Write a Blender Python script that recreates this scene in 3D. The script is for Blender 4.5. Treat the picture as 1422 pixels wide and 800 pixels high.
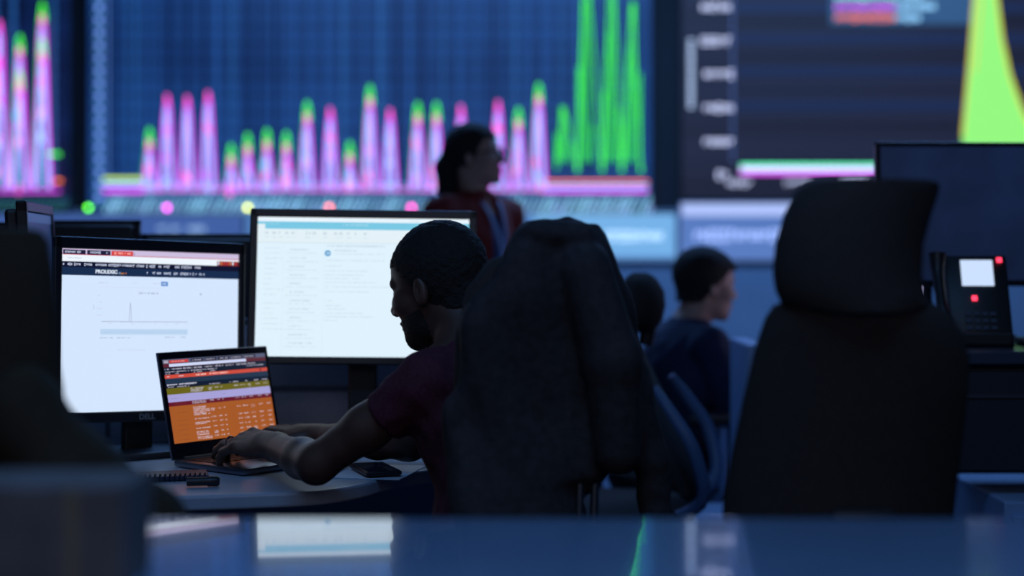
import bpy, bmesh, math, random
import numpy as np
from mathutils import Matrix, Vector, Euler
for o in list(bpy.data.objects): bpy.data.objects.remove(o)
SC = bpy.context.scene; COL = SC.collection
R = math.radians
random.seed(7)

# ------------------------------------------------------------------ camera, light, exposure
FP = 2200.0; HZ = 345.0; CZ = 1.2            # focal length in pixels of 1422, horizon row, eye height
cam = bpy.data.objects.new('camera', bpy.data.cameras.new('camera')); COL.objects.link(cam)
cam.location = (0, 0, CZ); cam.rotation_euler = (R(90), 0, 0)
cam.data.sensor_width = 36; cam.data.lens = FP/1422*36; cam.data.shift_y = -(400-HZ)/1422
cam.data.clip_start = .05
cam.data.dof.use_dof = True; cam.data.dof.focus_distance = 3.25; cam.data.dof.aperture_fstop = 1.30
SC.camera = cam
SC.view_settings.view_transform = 'Standard'; SC.view_settings.look = 'None'
SC.view_settings.exposure = 0.0; SC.view_settings.gamma = 1.0; SC.view_settings.use_curve_mapping = False
w = bpy.data.worlds.new('world'); SC.world = w; w.use_nodes = True
w.node_tree.nodes['Background'].inputs[0].default_value = (.10, .25, .8, 1)
w.node_tree.nodes['Background'].inputs[1].default_value = .03
def area(name, loc, rot, sx, sy, power, col):
    l = bpy.data.lights.new(name, 'AREA'); l.shape = 'RECTANGLE'; l.size = sx; l.size_y = sy
    l.energy = power; l.color = col
    o = bpy.data.objects.new(name, l); COL.objects.link(o); o.location = loc; o.rotation_euler = rot
    return o
# unseen fill lamps added for brightness: blue overhead, paler behind the camera
area('overhead_fill', (.6, 7.0, 3.38), (0, 0, 0), 5.0, .8, 120, (.18, .42, 1))
area('overhead_fill', (0, 1.3, 3.38), (0, 0, 0), 2.6, .4, 26, (.16, .44, 1))  # added blue fill above the counter, brightens its top
area('front_fill', (0, -.5, 2.3), (R(72), 0, 0), 3.0, .8, 7.5, (.84, .84, 1))  # added fill behind the camera, lifts the dark surfaces facing it

# ------------------------------------------------------------------ helpers
def P(px, py, Y): return Vector(((px-711)/FP*Y, Y, CZ-(py-HZ)/FP*Y))
def lin(c):
    c = c/255.0
    return c/12.92 if c <= .04045 else ((c+.055)/1.055)**2.4
MATS = {}
def mat(name, col, rough=.6, metal=0, noise=0, amt=.25, bump=0, coat=0, spec=.5):
    if name in MATS: return MATS[name]
    m = bpy.data.materials.new(name); m.use_nodes = True; nt = m.node_tree
    b = nt.nodes['Principled BSDF']
    b.inputs['Base Color'].default_value = (*col, 1); b.inputs['Roughness'].default_value = rough
    b.inputs['Metallic'].default_value = metal; b.inputs['Coat Weight'].default_value = coat
    b.inputs['Specular IOR Level'].default_value = spec
    if noise:
        tc = nt.nodes.new('ShaderNodeTexCoord'); n = nt.nodes.new('ShaderNodeTexNoise')
        n.inputs['Scale'].default_value = noise; n.inputs['Detail'].default_value = 4
        nt.links.new(tc.outputs['Object'], n.inputs['Vector'])
        r = nt.nodes.new('ShaderNodeValToRGB')
        r.color_ramp.elements[0].color = (*[c*(1-amt) for c in col], 1)
        r.color_ramp.elements[1].color = (*[min(1, c*(1+amt)) for c in col], 1)
        r.color_ramp.elements[0].position = .3; r.color_ramp.elements[1].position = .7
        nt.links.new(n.outputs['Fac'], r.inputs['Fac']); nt.links.new(r.outputs['Color'], b.inputs['Base Color'])
        if bump:
            bp = nt.nodes.new('ShaderNodeBump'); bp.inputs['Strength'].default_value = bump
            bp.inputs['Distance'].default_value = .01
            nt.links.new(n.outputs['Fac'], bp.inputs['Height']); nt.links.new(bp.outputs['Normal'], b.inputs['Normal'])
    MATS[name] = m; return m
def emis(rgb, k=1.0, tex=None):
    key = 'light_%d_%d_%d_%g' % (*rgb, k)
    if key in MATS: return MATS[key]
    m = bpy.data.materials.new(key); m.use_nodes = True
    b = m.node_tree.nodes['Principled BSDF']
    b.inputs['Base Color'].default_value = (.005, .005, .006, 1); b.inputs['Roughness'].default_value = .35
    b.inputs['Emission Color'].default_value = (*[lin(c) for c in rgb], 1); b.inputs['Emission Strength'].default_value = k
    MATS[key] = m; return m

def tag(o, label=None, cat=None, group=None, kind=None):
    if label: o['label'] = label
    if cat: o['category'] = cat
    if group: o['group'] = group
    if kind: o['kind'] = kind
    return o
def thing(name, label, cat, loc=(0, 0, 0), rz=0, group=None):
    o = bpy.data.objects.new(name, None); COL.objects.link(o); o.empty_display_size = .05
    o.location = loc; o.rotation_euler = (0, 0, rz)
    return tag(o, label, cat, group)
def link(name, me, m, parent=None, smooth=False):
    o = bpy.data.objects.new(name, me); COL.objects.link(o)
    if m is not None:
        for mm in (m if isinstance(m, list) else [m]): me.materials.append(mm)
    if parent: o.parent = parent
    if smooth: me.polygons.foreach_set('use_smooth', [True]*len(me.polygons))
    me.update(); return o
def arr(name, v, f, m, parent=None, smooth=True):
    me = bpy.data.meshes.new(name); me.from_pydata([tuple(map(float, p)) for p in v], [], [tuple(map(int, q)) for q in f])
    return link(name, me, m, parent, smooth)

class MB:
    def __init__(s): s.v = []; s.f = []
    def add(s, v, f, M=None):
        n = len(s.v)
        s.v += [tuple(M @ Vector(p)) if M else tuple(p) for p in v]; s.f += [tuple(i+n for i in q) for q in f]; return s
    def box(s, c, d, M=None, bev=0, seg=2):
        bm = bmesh.new(); bmesh.ops.create_cube(bm, size=1)
        for v in bm.verts: v.co = Vector((v.co.x*d[0]+c[0], v.co.y*d[1]+c[1], v.co.z*d[2]+c[2]))
        if bev: bmesh.ops.bevel(bm, geom=bm.edges[:], offset=bev, segments=seg, affect='EDGES', profile=.5)
        bm.verts.index_update()
        s.add([v.co.copy() for v in bm.verts], [[v.index for v in f.verts] for f in bm.faces], M); bm.free(); return s
    def tube(s, pts, r, n=12, M=None, cap=True):
        pts = [Vector(p) for p in pts]; rs = r if isinstance(r, (list, tuple)) else [r]*len(pts)
        V = []; F = []; up = None
        for i, p in enumerate(pts):
            t = (pts[min(i+1, len(pts)-1)]-pts[max(i-1, 0)]).normalized()
            if up is None: up = Vector((0, 0, 1)) if abs(t.z) < .9 else Vector((1, 0, 0))
            a = t.cross(up).normalized(); b = a.cross(t).normalized(); up = b
            for k in range(n):
                th = 2*math.pi*k/n; V.append(p+(a*math.cos(th)+b*math.sin(th))*rs[i])
        for i in range(len(pts)-1):
            for k in range(n): F.append((i*n+k, i*n+(k+1) % n, (i+1)*n+(k+1) % n, (i+1)*n+k))
        if cap: F.append(tuple(range(n))[::-1]); F.append(tuple(range((len(pts)-1)*n, len(pts)*n)))
        return s.add(V, F, M)
    def lathe(s, prof, n=24, M=None):
        V = []; F = []
        for r, z in prof:
            for k in range(n): a = 2*math.pi*k/n; V.append((r*math.cos(a), r*math.sin(a), z))
        for i in range(len(prof)-1):
            for k in range(n): F.append((i*n+k, i*n+(k+1) % n, (i+1)*n+(k+1) % n, (i+1)*n+k))
        F.append(tuple(range(n))[::-1]); F.append(tuple(range((len(prof)-1)*n, len(prof)*n)))
        return s.add(V, F, M)
    def prism(s, poly, z0, z1, M=None, bev=0):
        bm = bmesh.new(); vs = [bm.verts.new((x, y, z0)) for x, y in poly]; f = bm.faces.new(vs)
        g = bmesh.ops.extrude_face_region(bm, geom=[f])
        for v in g['geom']:
            if isinstance(v, bmesh.types.BMVert): v.co.z = z1
        bmesh.ops.recalc_face_normals(bm, faces=bm.faces[:])
        if bev: bmesh.ops.bevel(bm, geom=[e for e in bm.edges if abs(e.verts[0].co.z-e.verts[1].co.z) < 1e-6], offset=bev, segments=3, affect='EDGES', profile=.5)
        bm.verts.index_update()
        s.add([v.co.copy() for v in bm.verts], [[v.index for v in f.verts] for f in bm.faces], M); bm.free(); return s
    def loft(s, rows, n=36, M=None, ex=3.0):
        """rows: z, centre x, half width, centre y, half thickness, forward bend of the sides"""
        V = []; F = []
        for z, cx, hw, cy, th, bend in rows:
            for k in range(n):
                a = 2*math.pi*k/n; c, d = math.cos(a), math.sin(a)
                x = math.copysign(abs(c)**(2/ex), c); y = math.copysign(abs(d)**(2/ex), d)
                V.append((cx+hw*x, cy+th*y+bend*x*x, z))
        for i in range(len(rows)-1):
            for k in range(n): F.append((i*n+k, i*n+(k+1) % n, (i+1)*n+(k+1) % n, (i+1)*n+k))
        F.append(tuple(range(n))[::-1]); F.append(tuple(range((len(rows)-1)*n, len(rows)*n)))
        return s.add(V, F, M)
    def build(s, name, m, parent=None, smooth=False):
        o = arr(name, s.v, s.f, m, parent, smooth)
        if smooth:
            try: o.data.set_sharp_from_angle(angle=R(40))
            except Exception: pass
        return o
def crom(pts, rs, n=8):
    """smooth curve through points"""
    pts = [Vector(p) for p in pts]; out = []; ro = []
    for i in range(len(pts)-1):
        p0 = pts[max(i-1, 0)]; p1 = pts[i]; p2 = pts[i+1]; p3 = pts[min(i+2, len(pts)-1)]
        for k in range(n):
            t = k/n
            out.append(.5*((2*p1)+(p2-p0)*t+(2*p0-5*p1+4*p2-p3)*t*t+(3*p1-p0-3*p2+p3)*t**3)); ro.append(rs[i]*(1-t)+rs[i+1]*t)
    out.append(pts[-1]); ro.append(rs[-1]); return out, ro

# ---- flat coloured page laid out on a display (one mesh, one material per colour); u right, v down, in units of the display
class Page:
    def __init__(s, w, h, y0=-.0006, step=.00004): s.w = w; s.h = h; s.v = []; s.f = []; s.mi = []; s.m = []; s.y = y0; s.step = step
    def _m(s, m):
        if m not in s.m: s.m.append(m)
        return s.m.index(m)
    def poly(s, pts, m):
        n = len(s.v)
        s.v += [((u-.5)*s.w, s.y, (.5-v)*s.h) for u, v in pts]; s.f.append(tuple(range(n, n+len(pts)))); s.mi.append(s._m(m))
    def up(s): s.y -= s.step
    def rect(s, u0, v0, u1, v1, m): s.poly([(u0, v1), (u1, v1), (u1, v0), (u0, v0)], m)
    def disc(s, u, v, r, m, n=16):
        s.poly([(u+r*math.cos(2*math.pi*k/n), v-r*s.w/s.h*math.sin(2*math.pi*k/n)) for k in range(n)], m)
    def words(s, u0, v, u1, h, m, cw=None, fill=.8, vertical=False, solid=False):
        """a line of small illegible characters"""
        cw = cw or h*s.h/s.w*.62; u = u0
        while u < u1:
            if random.random() < fill:
                hh = h*random.choice((.7, .7, 1.0))
                if solid: s.rect(u, v-hh/2, u+cw*.8, v+hh/2, m)
                else:
                    s.rect(u, v-hh/2, u+cw*.3, v+hh/2, m); s.rect(u+cw*.3, v-hh/2, u+cw*.75, v-hh/2+h*.26, m)
                    if random.random() < .6: s.rect(u+cw*.3, v+hh/2-h*.26, u+cw*.75, v+hh/2, m)
            u += cw
    def line(s, pts, wd, m):
        """poly line, wd in units of width"""
        for (a, b), (c, d) in zip(pts[:-1], pts[1:]):
            A = Vector((a*s.w, b*s.h)); B = Vector((c*s.w, d*s.h)); t = (B-A)
            if t.length == 0: continue
            t.normalize(); nn = Vector((-t.y, t.x))*wd*s.w/2
            q = [A+nn, B+nn, B-nn, A-nn]; s.poly([(p.x/s.w, p.y/s.h) for p in q], m)
    def build(s, name, parent):
        o = arr(name, s.v, s.f, s.m, parent, False)
        o.data.polygons.foreach_set('material_index', s.mi); o.data.update(); return o
def lettering(name, txt, size, loc, m, parent, rot=(R(90), 0, 0), extrude=.0002, bold=0, align='LEFT', sx=1):
    c = bpy.data.curves.new(name, 'FONT'); c.body = txt; c.size = size; c.extrude = extrude; c.offset = bold; c.align_x = align
    t = bpy.data.objects.new(name, c); COL.objects.link(t)
    bpy.context.view_layer.update()
    me = bpy.data.meshes.new_from_object(t.evaluated_get(bpy.context.evaluated_depsgraph_get()))
    bpy.data.objects.remove(t); me.materials.clear()
    o = link(name, me, m, parent); o.location = loc; o.rotation_euler = rot; o.scale = (sx, 1, 1); return o

# ---- smooth implicit shapes meshed with surface nets
def smin(a, b, k):
    h = np.clip(.5+.5*(b-a)/k, 0, 1); return b*(1-h)+a*h-k*h*(1-h)
def smax(a, b, k): return -smin(-a, -b, k)
def cap(p, a, b, ra, rb):
    a = np.asarray(a, np.float32); b = np.asarray(b, np.float32); ba = b-a
    t = np.clip(((p-a)@ba)/max(float(ba@ba), 1e-9), 0, 1)
    return np.linalg.norm(p-a-t[:, None]*ba, axis=1)-(ra+(rb-ra)*t)
def ell(p, c, r, Rm=None):
    q = p-np.asarray(c, np.float32)
    if Rm is not None: q = q@np.asarray(Rm, np.float32)
    r = np.asarray(r, np.float32); k0 = np.linalg.norm(q/r, axis=1); k1 = np.linalg.norm(q/(r*r), axis=1)
    return k0*(k0-1)/np.maximum(k1, 1e-6)
def chain(p, pts, rs, k=.012):
    d = None
    for i in range(len(pts)-1):
        c = cap(p, pts[i], pts[i+1], rs[i], rs[i+1]); d = c if d is None else smin(d, c, k)
    return d
def nets(name, fn, lo, hi, res, m, parent=None):
    lo = np.array(lo, np.float64); hi = np.array(hi, np.float64); B = 12
    nb = np.ceil((hi-lo)/res/B).astype(int)+1; n = nb*B
    F = np.ones(n, np.float32)
    ci = np.stack(np.meshgrid(*[np.arange(k) for k in nb], indexing='ij'), -1).reshape(-1, 3)
    cc = (lo+(ci*B+B/2)*res).astype(np.float32); d = fn(cc)
    act = np.abs(d) < res*B*1.3+.012
    og = np.stack(np.meshgrid(*[np.arange(B)]*3, indexing='ij'), -1).reshape(-1, 3)
    F4 = F.reshape(nb[0], B, nb[1], B, nb[2], B)
    for i in np.where(~act)[0]:
        if d[i] < 0: F4[ci[i, 0], :, ci[i, 1], :, ci[i, 2], :] = -1
    ai = np.where(act)[0]
    for s0 in range(0, len(ai), 200):
        sel = ai[s0:s0+200]; idx = (ci[sel][:, None, :]*B+og[None]).reshape(-1, 3)
        F[idx[:, 0], idx[:, 1], idx[:, 2]] = fn((lo+idx*res).astype(np.float32))
    S = F < 0; acc = np.zeros(tuple(n-1)+(3,), np.float32); cnt = np.zeros(tuple(n-1), np.int16); quads = []
    for ax in range(3):
        sl0 = [slice(None)]*3; sl1 = [slice(None)]*3; sl0[ax] = slice(0, -1); sl1[ax] = slice(1, None)
        a = F[tuple(sl0)]; b = F[tuple(sl1)]; e = np.argwhere((a < 0) != (b < 0))
        o1, o2 = [k for k in range(3) if k != ax]
        e = e[(e[:, o1] > 0) & (e[:, o2] > 0) & (e[:, o1] < n[o1]-1) & (e[:, o2] < n[o2]-1)]
        if not len(e): continue
        va = a[e[:, 0], e[:, 1], e[:, 2]]; vb = b[e[:, 0], e[:, 1], e[:, 2]]; t = va/(va-vb)
        pt = e.astype(np.float32).copy(); pt[:, ax] += t; q = []
        for d1, d2 in ((0, 0), (1, 0), (1, 1), (0, 1)):
            c = e.copy(); c[:, o1] -= d1; c[:, o2] -= d2; q.append(c)
            np.add.at(acc, (c[:, 0], c[:, 1], c[:, 2]), pt); np.add.at(cnt, (c[:, 0], c[:, 1], c[:, 2]), 1)
        fl = (va < 0) != (ax == 1)
        quads.append((q, fl))
    cells = np.argwhere(cnt > 0); ids = -np.ones(tuple(n-1), np.int32); ids[cells[:, 0], cells[:, 1], cells[:, 2]] = np.arange(len(cells))
    V = acc[cells[:, 0], cells[:, 1], cells[:, 2]]/cnt[cells[:, 0], cells[:, 1], cells[:, 2]][:, None]*res+lo
    Q = []
    for q, fl in quads:
        k = np.stack([ids[c[:, 0], c[:, 1], c[:, 2]] for c in q], 1); k[fl] = k[fl][:, ::-1]; Q.append(k[:, ::-1])
    Q = np.concatenate(Q)
    me = bpy.data.meshes.new(name); me.vertices.add(len(V)); me.vertices.foreach_set('co', V.astype(np.float32).ravel())
    me.loops.add(len(Q)*4); me.loops.foreach_set('vertex_index', Q.astype(np.int32).ravel())
    me.polygons.add(len(Q)); me.polygons.foreach_set('loop_start', np.arange(0, len(Q)*4, 4, dtype=np.int32))
    me.polygons.foreach_set('use_smooth', np.ones(len(Q), bool)); me.update(calc_edges=True); me.validate()
    return link(name, me, m, parent)
def rotm(f, pitch=0, roll=0):
    """columns: forward, left, up for a heading f (x, y) and a downward pitch"""
    f = Vector((f[0], f[1], 0)).normalized(); l = Vector((-f.y, f.x, 0)); u = Vector((0, 0, 1))
    q = Matrix.Rotation(pitch, 3, l) @ Matrix.Rotation(roll, 3, f)
    return np.array([q@f, q@l, q@u], np.float32).T
def wob(p, s, a=1.0):
    x, y, z = p[:, 0]*s, p[:, 1]*s, p[:, 2]*s
    return a*(np.sin(x+1.3*np.sin(y*1.1))*np.sin(y*1.2+np.sin(z*.9))*np.sin(z*1.1+.7*np.sin(x*1.3)))

# ------------------------------------------------------------------ materials
M_black = mat('black_plastic', (.018, .018, .02), .45)
M_bezel = mat('dark_bezel_plastic', (.012, .013, .02), .35)
M_fab = mat('black_upholstery', (.04, .034, .032), .9, noise=220, bump=.15, spec=.15)
M_fabL = mat('brown_black_upholstery', (.038, .028, .018), .9, noise=220, bump=.15, spec=.15)
M_coat = mat('black_jacket_cloth', (.036, .032, .035), .8, noise=60, bump=.15, spec=.25)
M_desk = mat('pale_laminate', (.40, .46, .55), .32, noise=30, amt=.04)
M_counter = mat('satin_counter_laminate', (.22, .36, .55), .13, noise=12, amt=.05, spec=1.0, coat=1)
M_part = mat('grey_partition_fabric', (.52, .54, .66), .85, noise=150, amt=.12)
M_trim = mat('grey_partition_rail', (.13, .15, .2), .4)
M_steel = mat('brushed_steel', (.35, .37, .42), .3, 1)
M_alu = mat('laptop_aluminium', (.22, .24, .30), .35, .9)
M_pale = mat('pale_blue_plastic', (.30, .45, .70), .4)
M_skin1 = mat('dark_brown_skin', (.095, .048, .034), .5, noise=40, amt=.12)
M_skin2 = mat('light_skin', (.42, .26, .20), .5, noise=40, amt=.1)
M_hair = mat('black_hair', (.024, .021, .02), .7, noise=300, bump=.5, spec=.2)
M_maroon = mat('maroon_cotton', (.085, .022, .036), .9, noise=200, bump=.1, spec=.2)
M_red = mat('red_jacket_cloth', (.20, .018, .012), .8, noise=80, amt=.2)
M_navy = mat('navy_cloth', (.008, .016, .055), .85, noise=90)
M_jean = mat('dark_denim', (.015, .02, .04), .9, noise=150)
M_wall = mat('grey_blue_wall_paint', (.30, .38, .48), .85, noise=6, amt=.04)
M_ceil = mat('dark_ceiling_tile', (.03, .035, .05), .9, noise=8, amt=.1)
M_floor = mat('blue_grey_carpet', (.09, .13, .20), .95, noise=180, amt=.3, bump=.2)

# ------------------------------------------------------------------ room shell
YW = 8.9
def struct(name, c, d, m, lab=None):
    return tag(MB().box(c, d).build(name, m), lab, kind='structure')
struct('floor', (.3, 4.2, -.05), (8.4, 10.0, .1), M_floor)
struct('ceiling', (.3, 4.2, 3.45), (8.4, 10.0, .1), M_ceil)
struct('wall_back', (.3, YW+.1, 1.7), (8.4, .2, 3.4), M_wall)
struct('wall_left', (-3.9, 4.2, 1.7), (.1, 9.3, 3.4), M_ceil)
struct('wall_right', (4.5, 4.2, 1.7), (.1, 9.3, 3.4), M_ceil)
struct('wall_front', (.3, -.75, 1.7), (8.4, .1, 3.4), M_ceil)
struct('baseboard_back', (.3, YW-.01, .05), (8.3, .02, .1), M_trim)

struct('trim_1', (.3, YW-.0012, 2.25), (8.3, .002, 1.66), mat('black_wall_cladding', (.012, .014, .02), .7))

# ------------------------------------------------------------------ video wall
YS = YW-.032
def px2(x, y): q = P(x, y, YS); return q.x, q.z
def wall_screen(name, label, x0, y0, x1, y1, bg, draw, rim=6, cat='screen', group=None):
    X0, Z1 = px2(x0, y0); X1, Z0 = px2(x1, y1); W = X1-X0; H = Z1-Z0
    t = thing(name, label, cat, ((X0+X1)/2, YS, (Z0+Z1)/2), 0, group)
    MB().box((0, .016, 0), (W+.012, .03, H+.012), bev=.004).build('housing', M_black, t)
    d = arr('display', [(-W/2, 0, -H/2), (W/2, 0, -H/2), (W/2, 0, H/2), (-W/2, 0, H/2)], [(0, 1, 2, 3)], bg, t, False)
    pg = Page(W, H, -.002, .0012)
    U = lambda x: (x-x0)/(x1-x0); V = lambda y: (y-y0)/(y1-y0)
    draw(pg, U, V, 1/(x1-x0), 1/(y1-y0)); pg.build('chart', d)
    return t
def screen_bg(name, a, b, scale, vert=0.0):
    """display backlight: base colour, second colour in soft horizontal bands"""
    m = bpy.data.materials.new(name); m.use_nodes = True; nt = m.node_tree; bs = nt.nodes['Principled BSDF']
    bs.inputs['Base Color'].default_value = (.004, .004, .006, 1); bs.inputs['Roughness'].default_value = .4
    tc = nt.nodes.new('ShaderNodeTexCoord'); mp = nt.nodes.new('ShaderNodeMapping')
    mp.inputs['Scale'].default_value = (vert, 0, scale)
    n = nt.nodes.new('ShaderNodeTexNoise'); n.inputs['Scale'].default_value = 1; n.inputs['Detail'].default_value = 3
    r = nt.nodes.new('ShaderNodeValToRGB')
    r.color_ramp.elements[0].position = .38; r.color_ramp.elements[1].position = .62
    r.color_ramp.elements[0].color = (*[lin(c) for c in a], 1); r.color_ramp.elements[1].color = (*[lin(c) for c in b], 1)
    nt.links.new(tc.outputs['Object'], mp.inputs[0]); nt.links.new(mp.outputs[0], n.inputs['Vector'])
    nt.links.new(n.outputs['Fac'], r.inputs['Fac']); nt.links.new(r.outputs['Color'], bs.inputs['Emission Color'])
    bs.inputs['Emission Strength'].default_value = 1
    return m
E_green = emis((70, 225, 50), 2.3); E_green2 = emis((45, 190, 50), 1.7); E_mag = emis((205, 75, 225), 2.1); E_pink = emis((240, 85, 165), 2.1); E_cy = emis((125, 175, 240), 2.1); E_gl = emis((60, 210, 60), 1.0)
E_white = emis((225, 232, 255), 1.6); E_or = emis((250, 120, 60), 2.2); E_teal = emis((70, 150, 150), .8); E_yel = emis((200, 230, 60), 2.2)
def grid(pg, U, V, ux, vy, x0, x1, y0, y1, dx, dy, m):
    x = x0+3
    while x < x1-12:
        wd = random.uniform(3, 9); pg.rect(U(x), V(y0), U(x+wd), V(y1), random.choice((emis((14, 38, 88), 1), emis((30, 74, 142), 1), emis((34, 84, 150), 1)))); x += wd+random.uniform(8, 26)
    pg.up()
    x = x0
    while x < x1: pg.rect(U(x), V(y0), U(x)+ux*1.1, V(y1), m); x += dx*random.choice((.8, 1, 1.25))
    y = y0
    while y < y1: pg.rect(U(x0), V(y), U(x1), V(y)+vy*1.5, m); y += dy
    pg.up()
def spike(pg, U, V, ux, x, top, base, kind, hw=9):
    a = lambda xx, yy: (U(xx), V(yy))
    if kind == 'g': pg.line([a(x-4, top+34), a(x-2, top+14), a(x, top+8), a(x+2, top+14), a(x+4, top+34)], 2.3*ux, E_green); pg.line([a(x-hw-2, base-14), a(x-5, top+34)], 1.6*ux, E_gl); pg.up(); t2 = top+17
    else: t2 = top
    pg.line([a(x-hw, base), a(x-4, t2+40), a(x, t2+8), a(x+3, t2+30), a(x+hw, base)], 3.1*ux, E_mag); pg.up()
    pg.line([a(x-hw+3, base), a(x-1, t2+26), a(x+hw-3, base)], 2.9*ux, E_cy); pg.up()
    pg.line([a(x-1, t2+8), a(x, t2+22)], 3.0*ux, E_pink)
    for k in range(3):
        yy = random.uniform(t2+30, base-5) if base-5 > t2+30 else base-6
        pg.line([a(x-3+random.uniform(-4, 4), yy), a(x+random.uniform(-5, 5), yy+13)], 3.0*ux, random.choice((E_pink, E_cy, E_mag)))
    pg.up()
def draw_main(pg, U, V, ux, vy):
    a = lambda xx, yy: (U(xx), V(yy))
    grid(pg, U, V, ux, vy, 152, 895, -60, 240, 9.5, 24, emis((6, 14, 40), 1))
    for k in range(20):
        y = -60+k*17.6; pg.rect(U(134), V(y-2), U(142), V(y+2), emis((110, 140, 225), 2.6)); pg.rect(U(131), V(y+7), U(144), V(y+9), emis((90, 170, 180), 1.1))
    pg.rect(U(149), V(-60), U(150.5), V(245), emis((90, 130, 200), 1.2))
    pg.rect(U(143), V(247), U(202), V(251), emis((190, 225, 60), 1.9)); pg.rect(U(143), V(254), U(202), V(258), E_cy); pg.rect(U(143), V(262), U(202), V(267), E_mag)
    pg.up()
    S = [(208,170,'g'),(233,124,'p'),(261,126,'p'),(290,120,'p'),(322,193,'g'),(345,178,'g'),(372,172,'g'),(399,176,'g'),(428,134,'g'),(460,143,'p'),
         (487,190,'g'),(515,112,'g'),(543,145,'p'),(581,136,'g'),(607,136,'g'),(641,140,'p'),(692,134,'p'),(720,144,'g'),(748,110,'g')]
    for x, t, k in S: spike(pg, U, V, ux, x, t, 266, k)
    pg.line([a(203, 264), a(760, 264)], 2.0*ux, emis((235, 130, 225), 1.6)); pg.line([a(203, 258), a(760, 258)], 1.2*ux, E_cy); pg.up()
    pg.rect(U(755), V(252), U(898), V(254.4), E_or); pg.rect(U(755), V(258), U(898), V(261.5), E_cy); pg.rect(U(755), V(263.5), U(898), V(267.5), E_mag)
    # the tall green readings
    for x, t in ((773, 186), (779, 150), (784, 160), (791, 200), (803, 95), (809, 5), (815, -70), (822, 175), (838, 130), (844, 45), (850, -70), (857, 150), (867, 165), (873, 62), (879, 6), (887, 105)):
        pg.line([a(x, t), a(x-1, 226)], 3.0*ux, E_green2)
    pg.up()
    pg.line([a(*q) for q in ((772, 236), (782, 150), (801, 236), (812, -70), (835, 236), (848, -70), (862, 236), (876, 6), (888, 236))], 1.4*ux, E_green); pg.up()
    for x in (801, 835, 862, 888): pg.disc(U(x), V(236), 2.6*ux, E_green)
    pg.up()
    x = 152
    while x < 895:                                   # slanted time labels under the axis
        pg.line([a(x, 296), a(x+10, 274)], 2.0*ux, emis((130, 190, 215), random.choice((1.2, 2.4)))); x += 7.7
        if random.random() < .4: pg.line([a(x, 296), a(x+4, 286)], 1.8*ux, emis((150, 180, 245), 2.4))
    pg.up()
    for x, m in ((129, emis((90, 230, 40), 9)), (237, emis((230, 70, 225), 9)), (348, emis((225, 225, 60), 8)), (460, emis((250, 90, 60), 8)), (573, emis((250, 60, 190), 8))):
        pg.disc(U(x), V(289), 3.0*ux, m)
bg_main = screen_bg('blue_chart_background', (20, 52, 108), (26, 66, 130), 2.2, .5)
wall_screen('video_wall_screen', 'wide wall display with the row of magenta spikes and tall green readings at right', 123, -60, 904, 292, bg_main, draw_main, group='upper displays of the video wall')
def draw_left(pg, U, V, ux, vy):
    a = lambda xx, yy: (U(xx), V(yy))
    grid(pg, U, V, ux, vy, -190, 92, -60, 250, 9, 22, emis((6, 12, 30), 1))
    for x, t, k in [(-150, 60, 'g'), (-115, 90, 'g'), (-80, 30, 'p'), (-30, 50, 'p'), (2, 22, 'p'), (31, 42, 'g'), (63, -2, 'g')]:
        spike(pg, U, V, ux, x, t, 262, k, 10); spike(pg, U, V, ux, x, t+50, 262, k, 12)
    pg.line([a(-190, 266), a(88, 266)], 2.5*ux, E_mag); pg.rect(U(72), V(213), U(88), V(217), E_green); pg.rect(U(80), V(250), U(90), V(254), E_or); pg.up()
    x = -190
    while x < 92: pg.line([a(x, 293), a(x+9, 276)], 1.6*ux, E_teal); x += 8
bg_left = screen_bg('navy_chart_background', (8, 20, 55), (13, 34, 82), 4.0, 1.2)
wall_screen('video_wall_screen', 'wall display cut by the left picture edge, with three tall magenta and green spikes', -200, -60, 97, 287, bg_left, draw_left, group='upper displays of the video wall')
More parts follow.
